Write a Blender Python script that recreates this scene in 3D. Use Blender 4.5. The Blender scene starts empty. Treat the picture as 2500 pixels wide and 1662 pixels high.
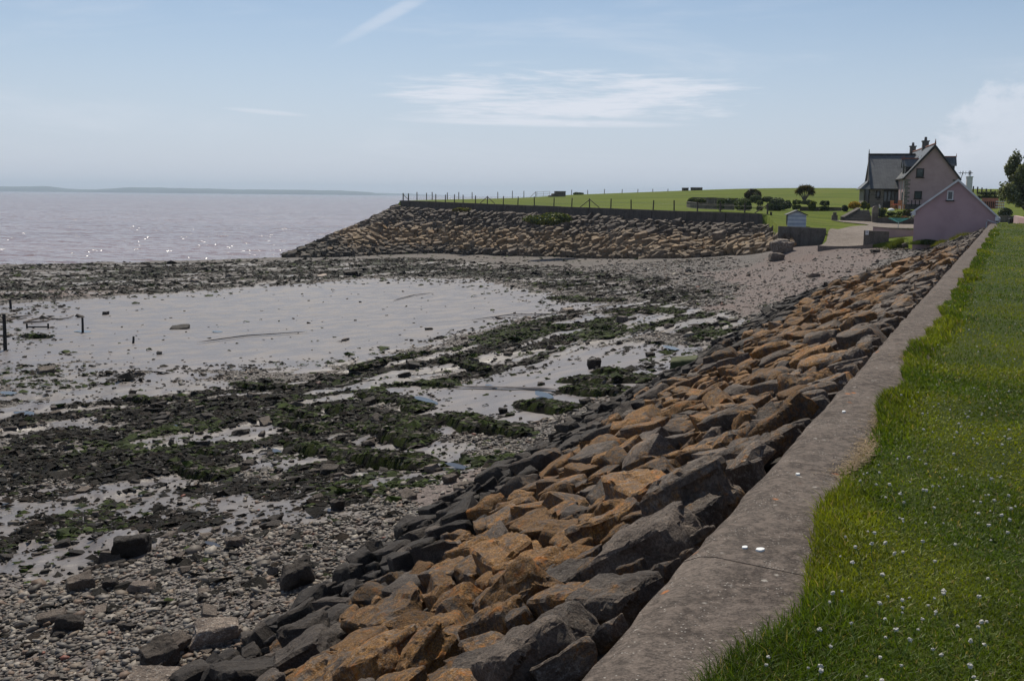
import bpy, bmesh, math, random
import numpy as np
from mathutils import Vector, Matrix, noise as mnoise

rad = math.radians
rng = np.random.default_rng(11)
random.seed(11)
scene = bpy.context.scene
COL = scene.collection

# ------------------------------------------------------------------ camera
F = 2450.0; CX, CY = 1250.0, 831.0          # focal length and centre in photograph pixels (2500 wide)
PITCH = math.atan(353 / F); ROLL = 0.0105
EYE = 1.65                                   # eye height over the verge (z = 0)
R0 = np.array([1., 0, 0]); U0 = np.array([0, math.sin(PITCH), math.cos(PITCH)])
FW = np.array([0, math.cos(PITCH), -math.sin(PITCH)])
RT = R0 * math.cos(ROLL) + U0 * math.sin(ROLL)
UP = -R0 * math.sin(ROLL) + U0 * math.cos(ROLL)
cam_d = bpy.data.cameras.new('camera'); cam = bpy.data.objects.new('camera', cam_d); COL.objects.link(cam)
cam_d.sensor_width = 36; cam_d.sensor_fit = 'HORIZONTAL'; cam_d.lens = 36 * F / 2500
cam_d.clip_start = 0.1; cam_d.clip_end = 60000
cam.matrix_world = Matrix(((RT[0], UP[0], -FW[0], 0), (RT[1], UP[1], -FW[1], 0), (RT[2], UP[2], -FW[2], EYE), (0, 0, 0, 1)))
scene.camera = cam

# ------------------------------------------------------------------ light and exposure
SUN_AZ, SUN_EL = rad(-10.5), rad(54)
SUN_STRENGTH = 4.6
SKY_STRENGTH = 0.091
EXPOSURE = -0.12
scene.view_settings.view_transform = 'Standard'; scene.view_settings.look = 'None'
scene.view_settings.exposure = EXPOSURE; scene.view_settings.gamma = 1.0
scene.view_settings.use_curve_mapping = False
sd = np.array([math.sin(SUN_AZ) * math.cos(SUN_EL), math.cos(SUN_AZ) * math.cos(SUN_EL), math.sin(SUN_EL)])
sun_d = bpy.data.lights.new('sun', 'SUN'); sun = bpy.data.objects.new('sun', sun_d); COL.objects.link(sun)
sun_d.energy = SUN_STRENGTH; sun_d.angle = rad(0.53); sun_d.color = (1.0, 0.93, 0.80)
sun.rotation_euler = Vector(sd).to_track_quat('Z', 'Y').to_euler(); sun.location = (0, 0, 60)


class NT:
    """small wrapper round a node tree"""
    def __init__(s, tree):
        s.t = tree; s.n = tree.nodes; s.l = tree.links
    def new(s, typ, **kw):
        n = s.n.new(typ)
        for k, v in kw.items(): setattr(n, k, v)
        return n
    def put(s, sock, v):
        if v is None: return
        if isinstance(v, bpy.types.NodeSocket): s.l.new(v, sock)
        elif isinstance(v, (tuple, list)) and len(v) == 3 and sock.type == 'RGBA': sock.default_value = (*v, 1)
        else: sock.default_value = v
    def math(s, op, a, b=None, c=None, clamp=False):
        n = s.new('ShaderNodeMath', operation=op, use_clamp=clamp)
        s.put(n.inputs[0], a); s.put(n.inputs[1], b)
        if c is not None: s.put(n.inputs[2], c)
        return n.outputs[0]
    def mix(s, f, a, b, mode='MIX'):
        n = s.new('ShaderNodeMix', data_type='RGBA', blend_type=mode)
        s.put(n.inputs['Factor'], f); s.put(n.inputs[6], a); s.put(n.inputs[7], b)
        return n.outputs[2]
    def ramp(s, f, lo, hi, a=0.0, b=1.0, smooth=True):
        n = s.new('ShaderNodeMapRange', interpolation_type='SMOOTHSTEP' if smooth else 'LINEAR', clamp=True)
        s.put(n.inputs[0], f); s.put(n.inputs[1], lo); s.put(n.inputs[2], hi); s.put(n.inputs[3], a); s.put(n.inputs[4], b)
        return n.outputs[0]
    def noise(s, vec, scale, detail=4, rough=0.55, dist=0.0):
        n = s.new('ShaderNodeTexNoise')
        if vec is not None: s.l.new(vec, n.inputs['Vector'])
        n.inputs['Scale'].default_value = scale; n.inputs['Detail'].default_value = detail
        n.inputs['Roughness'].default_value = rough; n.inputs['Distortion'].default_value = dist
        return n.outputs[0]
    def voro(s, vec, scale, feature='F1', out='Distance', rnd=1.0):
        n = s.new('ShaderNodeTexVoronoi', feature=feature)
        if vec is not None: s.l.new(vec, n.inputs['Vector'])
        n.inputs['Scale'].default_value = scale; n.inputs['Randomness'].default_value = rnd
        return n.outputs[out]
    def scale(s, vec, sc, loc=(0, 0, 0), rot=(0, 0, 0)):
        n = s.new('ShaderNodeMapping'); s.l.new(vec, n.inputs[0])
        n.inputs['Scale'].default_value = sc; n.inputs['Location'].default_value = loc; n.inputs['Rotation'].default_value = rot
        return n.outputs[0]
    def bump(s, h, strength, dist, normal=None):
        n = s.new('ShaderNodeBump'); s.put(n.inputs['Height'], h)
        n.inputs['Strength'].default_value = strength; n.inputs['Distance'].default_value = dist
        if normal is not None: s.l.new(normal, n.inputs['Normal'])
        return n.outputs[0]
    def pos(s): return s.new('ShaderNodeNewGeometry').outputs['Position']
    def obj(s): return s.new('ShaderNodeTexCoord').outputs['Object']
    def attr(s, name, out='Color'):
        n = s.new('ShaderNodeAttribute'); n.attribute_name = name
        return n.outputs[out]
    def sep(s, c):
        n = s.new('ShaderNodeSeparateColor'); s.l.new(c, n.inputs[0]); return n.outputs
    def sepv(s, c):
        n = s.new('ShaderNodeSeparateXYZ'); s.l.new(c, n.inputs[0]); return n.outputs
    def comb(s, x, y, z):
        n = s.new('ShaderNodeCombineXYZ')
        for i, v in enumerate((x, y, z)): s.put(n.inputs[i], v)
        return n.outputs[0]
    def vadd(s, a, b):
        n = s.new('ShaderNodeVectorMath', operation='ADD'); s.put(n.inputs[0], a); s.put(n.inputs[1], b); return n.outputs[0]


# ------------------------------------------------------------------ sky
world = bpy.data.worlds.new('World'); scene.world = world; world.use_nodes = True
w = NT(world.node_tree); w.n.clear()
sky = w.new('ShaderNodeTexSky', sky_type='NISHITA', sun_disc=False)
sky.sun_elevation = SUN_EL; sky.sun_rotation = SUN_AZ
sky.altitude = 0; sky.air_density = 1.0; sky.dust_density = 0.35; sky.ozone_density = 2.2
gen = w.new('ShaderNodeTexCoord').outputs['Generated']
gx, gy, gz = w.sepv(gen)
az = w.math('MULTIPLY', w.math('ARCTAN2', gx, gy), 57.2958)          # degrees, 0 = ahead, + = right
el = w.math('MULTIPLY', w.math('ARCSINE', gz), 57.2958)
cp = w.comb(az, el, 0.0)


def blob(a0, e0, ra, re, soft=0.75, slope=0.0):
    """soft ellipse in azimuth and elevation"""
    da = w.math('SUBTRACT', az, a0)
    de = w.math('SUBTRACT', w.math('SUBTRACT', el, e0), w.math('MULTIPLY', da, slope))
    q = w.math('ADD', w.math('POWER', w.math('ABSOLUTE', w.math('DIVIDE', da, ra)), 2.0),
               w.math('POWER', w.math('ABSOLUTE', w.math('DIVIDE', de, re)), 2.0))
    return w.ramp(q, 1.0, 1.0 - soft, 0.0, 1.0)


wisp = w.noise(w.scale(cp, (0.10, 0.95, 1), rot=(0, 0, rad(3))), 1.0, 8, 0.62, 0.6)
wisp2 = w.noise(w.scale(cp, (0.35, 3.2, 1), loc=(7, 3, 0)), 1.0, 6, 0.6, 0.4)
wv = w.math('ADD', w.math('MULTIPLY', wisp, 0.65), w.math('MULTIPLY', wisp2, 0.35))
cir = w.math('MULTIPLY', w.ramp(w.math('ADD', wv, w.math('MULTIPLY', blob(3.0, 5.4, 12.5, 1.9, 0.95, 0.0), 0.17)), 0.53, 0.72), blob(3.0, 5.4, 14, 2.2, 0.7))
band = w.math('MULTIPLY', blob(1.4, 4.05, 9.5, 0.28, 1.0, -0.012), w.ramp(wisp2, 0.3, 0.6, 0.55, 0.95))
band2 = w.math('MULTIPLY', blob(-13.6, 4.35, 2.6, 0.16, 1.0, -0.06), 0.5)
faint = w.math('MULTIPLY', w.ramp(w.noise(w.scale(cp, (0.055, 0.33, 1), loc=(3.1, 1.7, 0)), 1.0, 7, 0.6, 0.8), 0.5, 0.8), 0.42)
trail = w.math('MULTIPLY', blob(-6.3, 9.95, 4.2, 0.50, 1.0, 0.55), w.ramp(wisp2, 0.25, 0.6, 0.22, 0.45))
trail2 = w.math('MULTIPLY', blob(-6.85, 10.9, 0.26, 0.12, 1.0, 2.4), 0.7)
puff = w.noise(w.scale(cp, (0.50, 0.75, 1), loc=(2, 9, 0)), 1.0, 10, 0.63, 0.2)
cumm = blob(27.5, 2.2, 8.0, 5.6, 1.0, 0.10)
cum = w.math('MULTIPLY', w.ramp(w.math('ADD', w.math('MULTIPLY', puff, 0.95), w.math('MULTIPLY', cumm, 0.48)), 0.66, 0.86), 0.66)
cum = w.math('MULTIPLY', cum, w.ramp(az, 13.0, 20.0))
cum = w.math('MULTIPLY', cum, w.ramp(el, 9.0, 5.0))
cl = cir
for c in (band, band2, faint, trail, trail2, cum):
    cl = w.math('MAXIMUM', cl, c)
cl = w.math('MULTIPLY', cl, w.ramp(el, 0.0, 3.0), clamp=True)
skyc = w.mix(w.ramp(el, 13.0, -1.0, 0.06, 0.78), sky.outputs[0], (6.9, 7.6, 9.6))      # pale blue summer haze low all round the sky
csh = w.mix(w.math('MULTIPLY', cum, w.ramp(puff, 0.42, 0.62, 0.5, 0.0)), (9.6, 9.9, 10.8), (7.6, 8.1, 9.2))
colr = w.mix(w.math('MULTIPLY', cl, 0.80), skyc, csh)
bg = w.new('ShaderNodeBackground'); w.l.new(colr, bg.inputs[0]); bg.inputs[1].default_value = SKY_STRENGTH
wo = w.new('ShaderNodeOutputWorld'); w.l.new(bg.outputs[0], wo.inputs[0])
scene.render.engine = 'CYCLES'
scene.cycles.use_denoising = True
scene.cycles.max_bounces = 6; scene.cycles.diffuse_bounces = 3; scene.cycles.glossy_bounces = 3
scene.cycles.transparent_max_bounces = 6; scene.cycles.volume_bounces = 0
scene.cycles.use_adaptive_sampling = False


# ------------------------------------------------------------------ geometry helpers
def ray(u, v): return FW + (u - CX) / F * RT - (v - CY) / F * UP
def Ph(u, v, h):                             # point seen at pixel (u, v), h metres below the eye
    d = ray(u, v); p = d * (h / -d[2]); p[2] += EYE; return p
def Py(u, v, Y):                             # point seen at pixel (u, v) at forward distance Y
    d = ray(u, v); p = d * (Y / d[1]); p[2] += EYE; return p


class TPS:
    """smooth height surface through measured points"""
    def __init__(s, pts, lam=0.0):
        P = np.array(pts, float); s.c = P[:, :2]; n = len(P); s.sc = 1 / 50.
        K = s.k(np.linalg.norm((s.c[:, None] - s.c[None]) * s.sc, axis=2)) + lam * np.eye(n)
        Q = np.c_[np.ones(n), s.c * s.sc]
        A = np.zeros((n + 3, n + 3)); A[:n, :n] = K; A[:n, n:] = Q; A[n:, :n] = Q.T
        s.w = np.linalg.solve(A, np.r_[P[:, 2], 0, 0, 0])
    @staticmethod
    def k(r): return np.where(r > 0, r * r * np.log(np.maximum(r, 1e-9)), 0)
    def __call__(s, x, y):
        x = np.asarray(x, float); y = np.asarray(y, float); sh = x.shape
        p = np.c_[x.ravel(), y.ravel()]; out = np.empty(len(p)); n = len(s.c)
        for i in range(0, len(p), 40000):
            q = p[i:i + 40000]
            r = np.linalg.norm((q[:, None] - s.c[None]) * s.sc, axis=2)
            out[i:i + 40000] = s.k(r) @ s.w[:n] + s.w[n] + (q * s.sc) @ s.w[n + 1:]
        return out.reshape(sh)


def vnoise(x, y, seed=0):
    xi = np.floor(x).astype(np.int64); yi = np.floor(y).astype(np.int64)
    fx = x - xi; fy = y - yi; fx = fx * fx * (3 - 2 * fx); fy = fy * fy * (3 - 2 * fy)
    def h(a, b):
        n = (a * 374761393 + b * 668265263 + seed * 1274126177) & 0x7fffffff
        n = ((n ^ (n >> 13)) * 1274126177) & 0x7fffffff
        return ((n ^ (n >> 16)) & 0xffff) / 65535.0
    return (h(xi, yi) * (1 - fx) + h(xi + 1, yi) * fx) * (1 - fy) + (h(xi, yi + 1) * (1 - fx) + h(xi + 1, yi + 1) * fx) * fy
def fbm(x, y, sc, oct=4, seed=0, gain=0.5):
    x = np.asarray(x, float) * sc; y = np.asarray(y, float) * sc; a = 1.; t = 0.; n = 0.
    for i in range(oct):
        t = t + a * vnoise(x, y, seed + i); n += a; a *= gain; x = x * 2.03 + 17.3; y = y * 2.03 + 5.1
    return t / n
def sstep(a, b, x):
    t = np.clip((x - a) / (b - a), 0, 1); return t * t * (3 - 2 * t)
def inpoly(x, y, poly):
    P = np.asarray(poly); r = np.zeros(np.shape(x), bool); n = len(P); j = n - 1
    for i in range(n):
        xi, yi = P[i]; xj, yj = P[j]
        if yi != yj:
            r ^= ((yi > y) != (yj > y)) & (x < (xj - xi) * (y - yi) / (yj - yi) + xi)
        j = i
    return r


ORG = {}
def tag(o, label=None, cat=None, group=None, kind=None):
    if label: o['label'] = label
    if cat: o['category'] = cat
    if group: o['group'] = group
    if kind: o['kind'] = kind
    return o
def place(o, parent, loc=None):
    COL.objects.link(o)
    if parent is not None:
        o.parent = parent
        ORG[o.name] = ORG[parent.name]
    else:
        ORG[o.name] = np.zeros(3)
    return o
def empty(name, loc, label, cat, group=None):
    o = bpy.data.objects.new(name, None); o.empty_display_size = 0.3; COL.objects.link(o)
    o.location = tuple(loc); ORG[o.name] = np.array(loc, float)
    return tag(o, label, cat, group)
def big_mesh(name, V, Fc, smooth=False):
    """fast mesh from numpy arrays; all faces with the same number of corners"""
    V = np.ascontiguousarray(V, np.float32); Fc = np.ascontiguousarray(Fc, np.int32); k = Fc.shape[1]
    me = bpy.data.meshes.new(name); me.vertices.add(len(V)); me.vertices.foreach_set('co', V.ravel())
    me.loops.add(Fc.size); me.loops.foreach_set('vertex_index', Fc.ravel())
    me.polygons.add(len(Fc)); me.polygons.foreach_set('loop_start', np.arange(0, Fc.size, k, dtype=np.int32))
    me.polygons.foreach_set('loop_total', np.full(len(Fc), k, np.int32))
    me.polygons.foreach_set('use_smooth', np.full(len(Fc), smooth))
    me.update(calc_edges=True); return me
def vcol(me, C, name='Col'):
    a = me.color_attributes.new(name, 'FLOAT_COLOR', 'POINT'); C = np.asarray(C, np.float32)
    if C.shape[1] == 3: C = np.c_[C, np.ones(len(C), np.float32)]
    a.data.foreach_set('color', np.ascontiguousarray(C, np.float32).ravel())
def obj(name, me, mat, parent=None):
    o = bpy.data.objects.new(name, me)
    if mat is not None and not me.materials: me.materials.append(mat)
    return place(o, parent)
class MB:
    """collects shapes in world coordinates and links them as ONE mesh"""
    def __init__(s): s.v = []; s.f = []
    def add(s, V, Fc):
        b = len(s.v); s.v += [tuple(map(float, p)) for p in V]; s.f += [tuple(b + i for i in f) for f in Fc]; return s
    def hexa(s, P):       # 4 bottom then 4 top
        return s.add(P, [(3, 2, 1, 0), (4, 5, 6, 7), (0, 1, 5, 4), (1, 2, 6, 5), (2, 3, 7, 6), (3, 0, 4, 7)])
    def box(s, fr, x0, x1, y0, y1, z0, z1):
        return s.hexa([fr(x, y, z) for z in (z0, z1) for x, y in ((x0, y0), (x1, y0), (x1, y1), (x0, y1))])
    def prism(s, fr, poly, y0, y1):          # polygon in local x, z pushed along local y
        n = len(poly)
        V = [fr(x, y0, z) for x, z in poly] + [fr(x, y1, z) for x, z in poly]
        return s.add(V, [tuple(range(n))[::-1], tuple(range(n, 2 * n))] + [(i, (i + 1) % n, n + (i + 1) % n, n + i) for i in range(n)][::-1])
    def tube(s, pts, r, k=6, r2=None):
        pts = [np.array(p, float) for p in pts]; r2 = r if r2 is None else r2; V = []; n = len(pts)
        for i, p in enumerate(pts):
            d = pts[min(i + 1, n - 1)] - pts[max(i - 1, 0)]; d /= np.linalg.norm(d) + 1e-9
            a = np.cross(d, (0, 0, 1.)); 
            if np.linalg.norm(a) < 0.05: a = np.array([1., 0, 0])
            a /= np.linalg.norm(a); b = np.cross(d, a); rr = r + (r2 - r) * i / max(n - 1, 1)
            V += [p + rr * (a * math.cos(2 * math.pi * j / k) + b * math.sin(2 * math.pi * j / k)) for j in range(k)]
        Fc = [(i * k + j, i * k + (j + 1) % k, (i + 1) * k + (j + 1) % k, (i + 1) * k + j) for i in range(n - 1) for j in range(k)]
        Fc += [tuple(range(k))[::-1], tuple(range((n - 1) * k, n * k))]
        return s.add(V, Fc)
    def build(s, name, mat, parent=None, smooth=False, bevel=0.0, sharp=35):
        me = bpy.data.meshes.new(name)
        o = ORG[parent.name] if parent is not None else np.zeros(3)
        me.from_pydata([tuple(np.array(p) - o) for p in s.v], [], s.f)
        bm = bmesh.new(); bm.from_mesh(me)
        bmesh.ops.recalc_face_normals(bm, faces=bm.faces)
        if bevel: bmesh.ops.bevel(bm, geom=bm.edges[:], offset=bevel, segments=1, affect='EDGES', clamp_overlap=True)
        bm.to_mesh(me); bm.free()
        if smooth:
            for p in me.polygons: p.use_smooth = True
            me.set_sharp_from_angle(angle=rad(sharp))
        return obj(name, me, mat, parent)
class Frame:
    """upright local frame: x right along the front, y away from the viewer, z up"""
    def __init__(s, P, yaw):
        s.p = np.array(P, float); s.c = math.cos(yaw); s.s = math.sin(yaw)
    def __call__(s, x, y, z):
        return np.array([s.p[0] + x * s.c - y * s.s, s.p[1] + x * s.s + y * s.c, s.p[2] + z])
    def px(s, u, v, y=0.0):                  # local x, z of the point that pixel (u, v) shows on the plane local y
        d = ray(u, v); n = np.array([-s.s, s.c, 0]); q = s.p + n * y
        t = (n @ (q - np.array([0, 0, EYE]))) / (n @ d); P = np.array([0, 0, EYE]) + d * t - s.p
        return P[0] * s.c + P[1] * s.s, P[2]


# ------------------------------------------------------------------ materials
def mat_new(name):
    m = bpy.data.materials.new(name); m.use_nodes = True; t = NT(m.node_tree)
    b = t.n['Principled BSDF']; return m, t, b
def simple(name, c1, c2=None, scale=4.0, rough=0.8, bump=0.0, bscale=25.0, bdist=0.01, spec=0.3, stretch=(1, 1, 1), metallic=0.0, det=5, lo=0.35, hi=0.65, world_space=True):
    m, t, b = mat_new(name); vec = t.pos() if world_space else t.obj()
    if stretch != (1, 1, 1): vec = t.scale(vec, stretch)
    if c2 is not None:
        f = t.ramp(t.noise(vec, scale, det), lo, hi); t.put(b.inputs['Base Color'], t.mix(f, c1, c2))
    else: b.inputs['Base Color'].default_value = (*c1, 1)
    b.inputs['Roughness'].default_value = rough; b.inputs['Specular IOR Level'].default_value = spec
    b.inputs['Metallic'].default_value = metallic
    if bump: t.l.new(t.bump(t.noise(vec, bscale, 4), bump, bdist), b.inputs['Normal'])
    return m

M = {}
M['render_pink'] = simple('pink_render', (0.43, 0.290, 0.290), (0.49, 0.335, 0.335), 0.8, 0.9, 0.15, 14, 0.01)
M['stone'] = None
M['fascia'] = simple('weathered_white_board', (0.62, 0.62, 0.60), (0.72, 0.72, 0.70), 1.5, 0.6)
M['dark_wood'] = simple('dark_stained_wood', (0.022, 0.018, 0.016), (0.04, 0.033, 0.028), 2, 0.7)
M['post_wood'] = simple('weathered_post_wood', (0.045, 0.036, 0.03), (0.10, 0.08, 0.065), 6, 0.9, stretch=(1, 1, 0.2))
M['wet_wood'] = simple('wet_black_timber', (0.012, 0.010, 0.010), (0.03, 0.026, 0.022), 6, 0.6)
M['glass'] = simple('window_glass', (0.05, 0.065, 0.07), None, rough=0.08, spec=0.5)
M['ridge'] = simple('red_clay_ridge_tile', (0.22, 0.085, 0.055), (0.30, 0.13, 0.09), 3, 0.85)
M['lead'] = simple('lead_flashing', (0.20, 0.21, 0.23), None, rough=0.5)
M['pipe'] = simple('grey_plastic_pipe', (0.5, 0.5, 0.5), None, rough=0.45)
M['white'] = simple('white_paint', (0.72, 0.72, 0.70), (0.80, 0.80, 0.78), 2, 0.7)
M['chimney'] = simple('dark_chimney_stone', (0.10, 0.085, 0.08), (0.16, 0.14, 0.13), 5, 0.9)
M['teak'] = simple('orange_garden_teak', (0.42, 0.16, 0.06), (0.52, 0.22, 0.09), 5, 0.6)
M['red_cloth'] = simple('red_cushion', (0.45, 0.06, 0.05), None, rough=0.9)
M['black_iron'] = simple('black_iron', (0.015, 0.015, 0.018), None, rough=0.5)
M['teal_line'] = simple('teal_clothes_line', (0.03, 0.30, 0.30), (0.05, 0.40, 0.38), 5, 0.5)
M['terracotta'] = simple('terracotta_wall', (0.38, 0.15, 0.10), (0.45, 0.2, 0.14), 2, 0.85)
M['ledge_concrete'] = simple('garden_wall_stone', (0.10, 0.083, 0.066), (0.17, 0.142, 0.115), 2.2, 0.9, 0.4, 5, 0.05)
M['step_stone'] = simple('step_stone', (0.09, 0.077, 0.066), (0.14, 0.122, 0.105), 3, 0.9)
M['block_concrete'] = simple('grey_concrete_block', (0.13, 0.12, 0.11), (0.20, 0.185, 0.17), 1.2, 0.9)

def concrete(name, c1, c2, streak=True, lichen=True):
    m, t, b = mat_new(name); p = t.pos()
    base = t.mix(t.ramp(t.noise(p, 1.3, 6, 0.62), 0.3, 0.7), c1, c2)
    grain = t.noise(p, 60, 3, 0.7)
    base = t.mix(t.ramp(grain, 0.40, 0.60, 0.0, 0.6), base, (c1[0] * 0.5, c1[1] * 0.5, c1[2] * 0.5))
    base = t.mix(t.ramp(t.noise(p, 3.1, 5, 0.6, 0.5), 0.48, 0.68, 0, 0.75), base, (c1[0] * 0.55, c1[1] * 0.53, c1[2] * 0.52))
    base = t.mix(t.ramp(t.noise(p, 17, 5, 0.7), 0.42, 0.62, 0, 0.55), base, (c2[0] * 1.25, c2[1] * 1.22, c2[2] * 1.2))
    if streak:
        s = t.noise(t.scale(p, (2.2, 2.2, 0.12)), 1.0, 5, 0.6)
        base = t.mix(t.ramp(s, 0.45, 0.75, 0, 0.6), base, (c1[0] * 0.4, c1[1] * 0.4, c1[2] * 0.38))
    if lichen:
        v = t.voro(p, 48); v2 = t.voro(p, 9, 'F1')
        base = t.mix(t.math('MULTIPLY', t.ramp(v, 0.22, 0.14), t.ramp(t.noise(p, 5, 4), 0.42, 0.60)), base, (0.36, 0.33, 0.29))
        base = t.mix(t.math('MULTIPLY', t.ramp(t.math('ADD', v2, t.math('MULTIPLY', t.noise(p, 40, 3), 0.2)), 0.26, 0.18), t.ramp(t.noise(p, 2.2, 3), 0.47, 0.55)), base, (0.33, 0.30, 0.265))
        o = t.math('MULTIPLY', t.ramp(t.math('ADD', t.voro(p, 4.0), t.math('MULTIPLY', t.noise(p, 30, 3), 0.12)), 0.19, 0.13), t.ramp(t.noise(p, 1.3, 2), 0.46, 0.54))
        base = t.mix(t.math('MULTIPLY', o, 0.85), base, (0.42, 0.15, 0.04))
    t.put(b.inputs['Base Color'], base); b.inputs['Roughness'].default_value = 0.92; b.inputs['Specular IOR Level'].default_value = 0.2
    h = t.math('ADD', t.math('MULTIPLY', t.noise(p, 9, 6, 0.65), 1.0), t.math('MULTIPLY', grain, 0.35))
    t.l.new(t.bump(h, 0.9, 0.035), b.inputs['Normal'])
    return m
M['seawall'] = concrete('sea_wall_concrete', (0.088, 0.070, 0.058), (0.175, 0.143, 0.120), streak=False)
M['oldwall'] = concrete('old_dark_concrete', (0.075, 0.062, 0.052), (0.13, 0.11, 0.095), lichen=False)
M['gatewall'] = concrete('grey_pier_concrete', (0.12, 0.105, 0.09), (0.18, 0.16, 0.14), lichen=False)
M['slip'] = concrete('slipway_concrete', (0.185, 0.150, 0.122), (0.275, 0.235, 0.20), streak=False, lichen=False)

def slate(name, c1, c2, sc=1.0):
    """roof slates in courses: uses the object's own UV-less position, courses run along world height"""
    m, t, b = mat_new(name); p = t.pos(); x, y, z = t.sepv(p)
    al = t.math('ADD', t.math('MULTIPLY', x, 0.966), t.math('MULTIPLY', y, -0.259))
    al2 = t.math('ADD', t.math('MULTIPLY', x, 0.259), t.math('MULTIPLY', y, 0.966))
    v = t.comb(t.math('ADD', al, al2), z, 0.0)
    br = t.new('ShaderNodeTexBrick'); t.l.new(v, br.inputs['Vector'])
    br.inputs['Color1'].default_value = (*c1, 1); br.inputs['Color2'].default_value = (*c2, 1)
    br.inputs['Mortar'].default_value = (c1[0] * 0.45, c1[1] * 0.45, c1[2] * 0.45, 1)
    br.inputs['Scale'].default_value = sc; br.inputs['Mortar Size'].default_value = 0.018; br.inputs['Brick Width'].default_value = 0.34
    br.inputs['Row Height'].default_value = 0.21; br.inputs['Bias'].default_value = 0.0
    c = t.mix(t.ramp(t.noise(p, 0.9, 5), 0.35, 0.7, 0, 0.45), br.outputs[0], (c2[0] * 1.35, c2[1] * 1.3, c2[2] * 1.2))
    t.put(b.inputs['Base Color'], c); b.inputs['Roughness'].default_value = 0.55; b.inputs['Specular IOR Level'].default_value = 0.4
    t.l.new(t.bump(t.math('SUBTRACT', 1.0, br.outputs['Fac']), 0.6, 0.02), b.inputs['Normal'])
    return m
M['slate'] = slate('grey_slate', (0.085, 0.09, 0.097), (0.125, 0.13, 0.138))

def masonry(name):
    m, t, b = mat_new(name); p = t.pos()
    q = t.scale(p, (1, 1, 1.9)); v = t.voro(q, 2.4, out='Color'); e = t.voro(q, 2.4, 'DISTANCE_TO_EDGE')
    h = t.sep(v)[0]
    c = t.mix(h, (0.13, 0.105, 0.085), (0.30, 0.255, 0.21))
    c = t.mix(t.ramp(e, 0.05, 0.02), c, (0.24, 0.22, 0.20))
    t.put(b.inputs['Base Color'], c); b.inputs['Roughness'].default_value = 0.9
    t.l.new(t.bump(t.ramp(e, 0.0, 0.12), 0.8, 0.05), b.inputs['Normal'])
    return m
M['stone'] = masonry('brown_rubble_stone')

def rock_material(name, source):
    """armour stone. control colour: R = orange lichen, G = lightness of the stone, B = pale lichen, A unused"""
    m, t, b = mat_new(name)
    if source == 'object':
        oi = t.new('ShaderNodeObjectInfo'); ctl = oi.outputs['Color']; rnd = oi.outputs['Random']
        vec = t.vadd(t.obj(), t.comb(t.math('MULTIPLY', rnd, 37.0), t.math('MULTIPLY', rnd, 91.0), 0.0))
    else:
        ctl = t.attr('Col'); vec = t.pos()
    r, g, bl = t.sep(ctl)[:3]
    al = oi.outputs['Alpha'] if source == 'object' else t.attr('Col', 'Alpha')
    n1 = t.noise(vec, 2.3, 6, 0.62, 0.4); n2 = t.noise(vec, 9.0, 6, 0.68); n3 = t.noise(vec, 42, 4, 0.7)
    grey = t.mix(t.ramp(n1, 0.3, 0.7), (0.092, 0.068, 0.052), (0.215, 0.168, 0.130))
    grey = t.mix(t.ramp(n3, 0.40, 0.60, 0, 0.65), grey, (0.038, 0.031, 0.027))
    ori = t.mix(t.ramp(n2, 0.35, 0.68), (0.180, 0.080, 0.014), (0.305, 0.152, 0.038))
    ori = t.mix(t.ramp(n3, 0.42, 0.58, 0, 0.75), ori, (0.075, 0.042, 0.020))
    ori = t.mix(t.ramp(t.noise(vec, 70, 3, 0.6), 0.58, 0.66, 0, 0.7), ori, (0.42, 0.30, 0.19))
    ori = t.mix(t.ramp(t.noise(vec, 5.0, 5, 0.6), 0.55, 0.70, 0, 0.8), ori, (0.36, 0.125, 0.015))
    tan = t.mix(t.ramp(n1, 0.35, 0.65), (0.125, 0.083, 0.045), (0.215, 0.147, 0.083))      # alpha under 1: bare tan stone; over 1: green weed film
    grey = t.mix(t.math('SUBTRACT', 1.0, al, clamp=True), grey, tan)
    grey = t.mix(t.math('MULTIPLY', t.math('SUBTRACT', al, 1.0, clamp=True), t.ramp(n2, 0.35, 0.6)), grey, (0.060, 0.070, 0.016))
    msk = t.math('ADD', t.math('MULTIPLY', n1, 0.5), t.math('MULTIPLY', n2, 0.5))
    thr = t.math('SUBTRACT', 0.74, t.math('MULTIPLY', r, 0.34))
    lm = t.ramp(t.math('SUBTRACT', msk, thr), -0.05, 0.10)
    c = t.mix(lm, grey, ori)
    pm = t.math('MULTIPLY', t.ramp(t.noise(vec, 15, 5, 0.7), 0.52, 0.66), bl)
    c = t.mix(t.math('MULTIPLY', pm, 0.8), c, (0.36, 0.325, 0.28))
    mul = t.new('ShaderNodeMix', data_type='RGBA', blend_type='MULTIPLY'); mul.inputs[0].default_value = 1.0
    t.l.new(c, mul.inputs[6]); gg = t.new('ShaderNodeCombineColor')
    for i in range(3): t.l.new(g, gg.inputs[i])
    t.l.new(gg.outputs[0], mul.inputs[7])
    t.l.new(mul.outputs[2], b.inputs['Base Color'])
    b.inputs['Roughness'].default_value = 0.78; b.inputs['Specular IOR Level'].default_value = 0.3
    h = t.math('ADD', t.math('ADD', t.math('MULTIPLY', n2, 0.8), t.math('MULTIPLY', n3, 0.25)), t.math('MULTIPLY', t.voro(vec, 6.0), 0.25))
    t.l.new(t.bump(h, 0.9, 0.07), b.inputs['Normal'])
    return m
M['rock'] = rock_material('armour_stone', 'object')
M['rock_v'] = rock_material('armour_stone_rubble', 'vertex')

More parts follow.
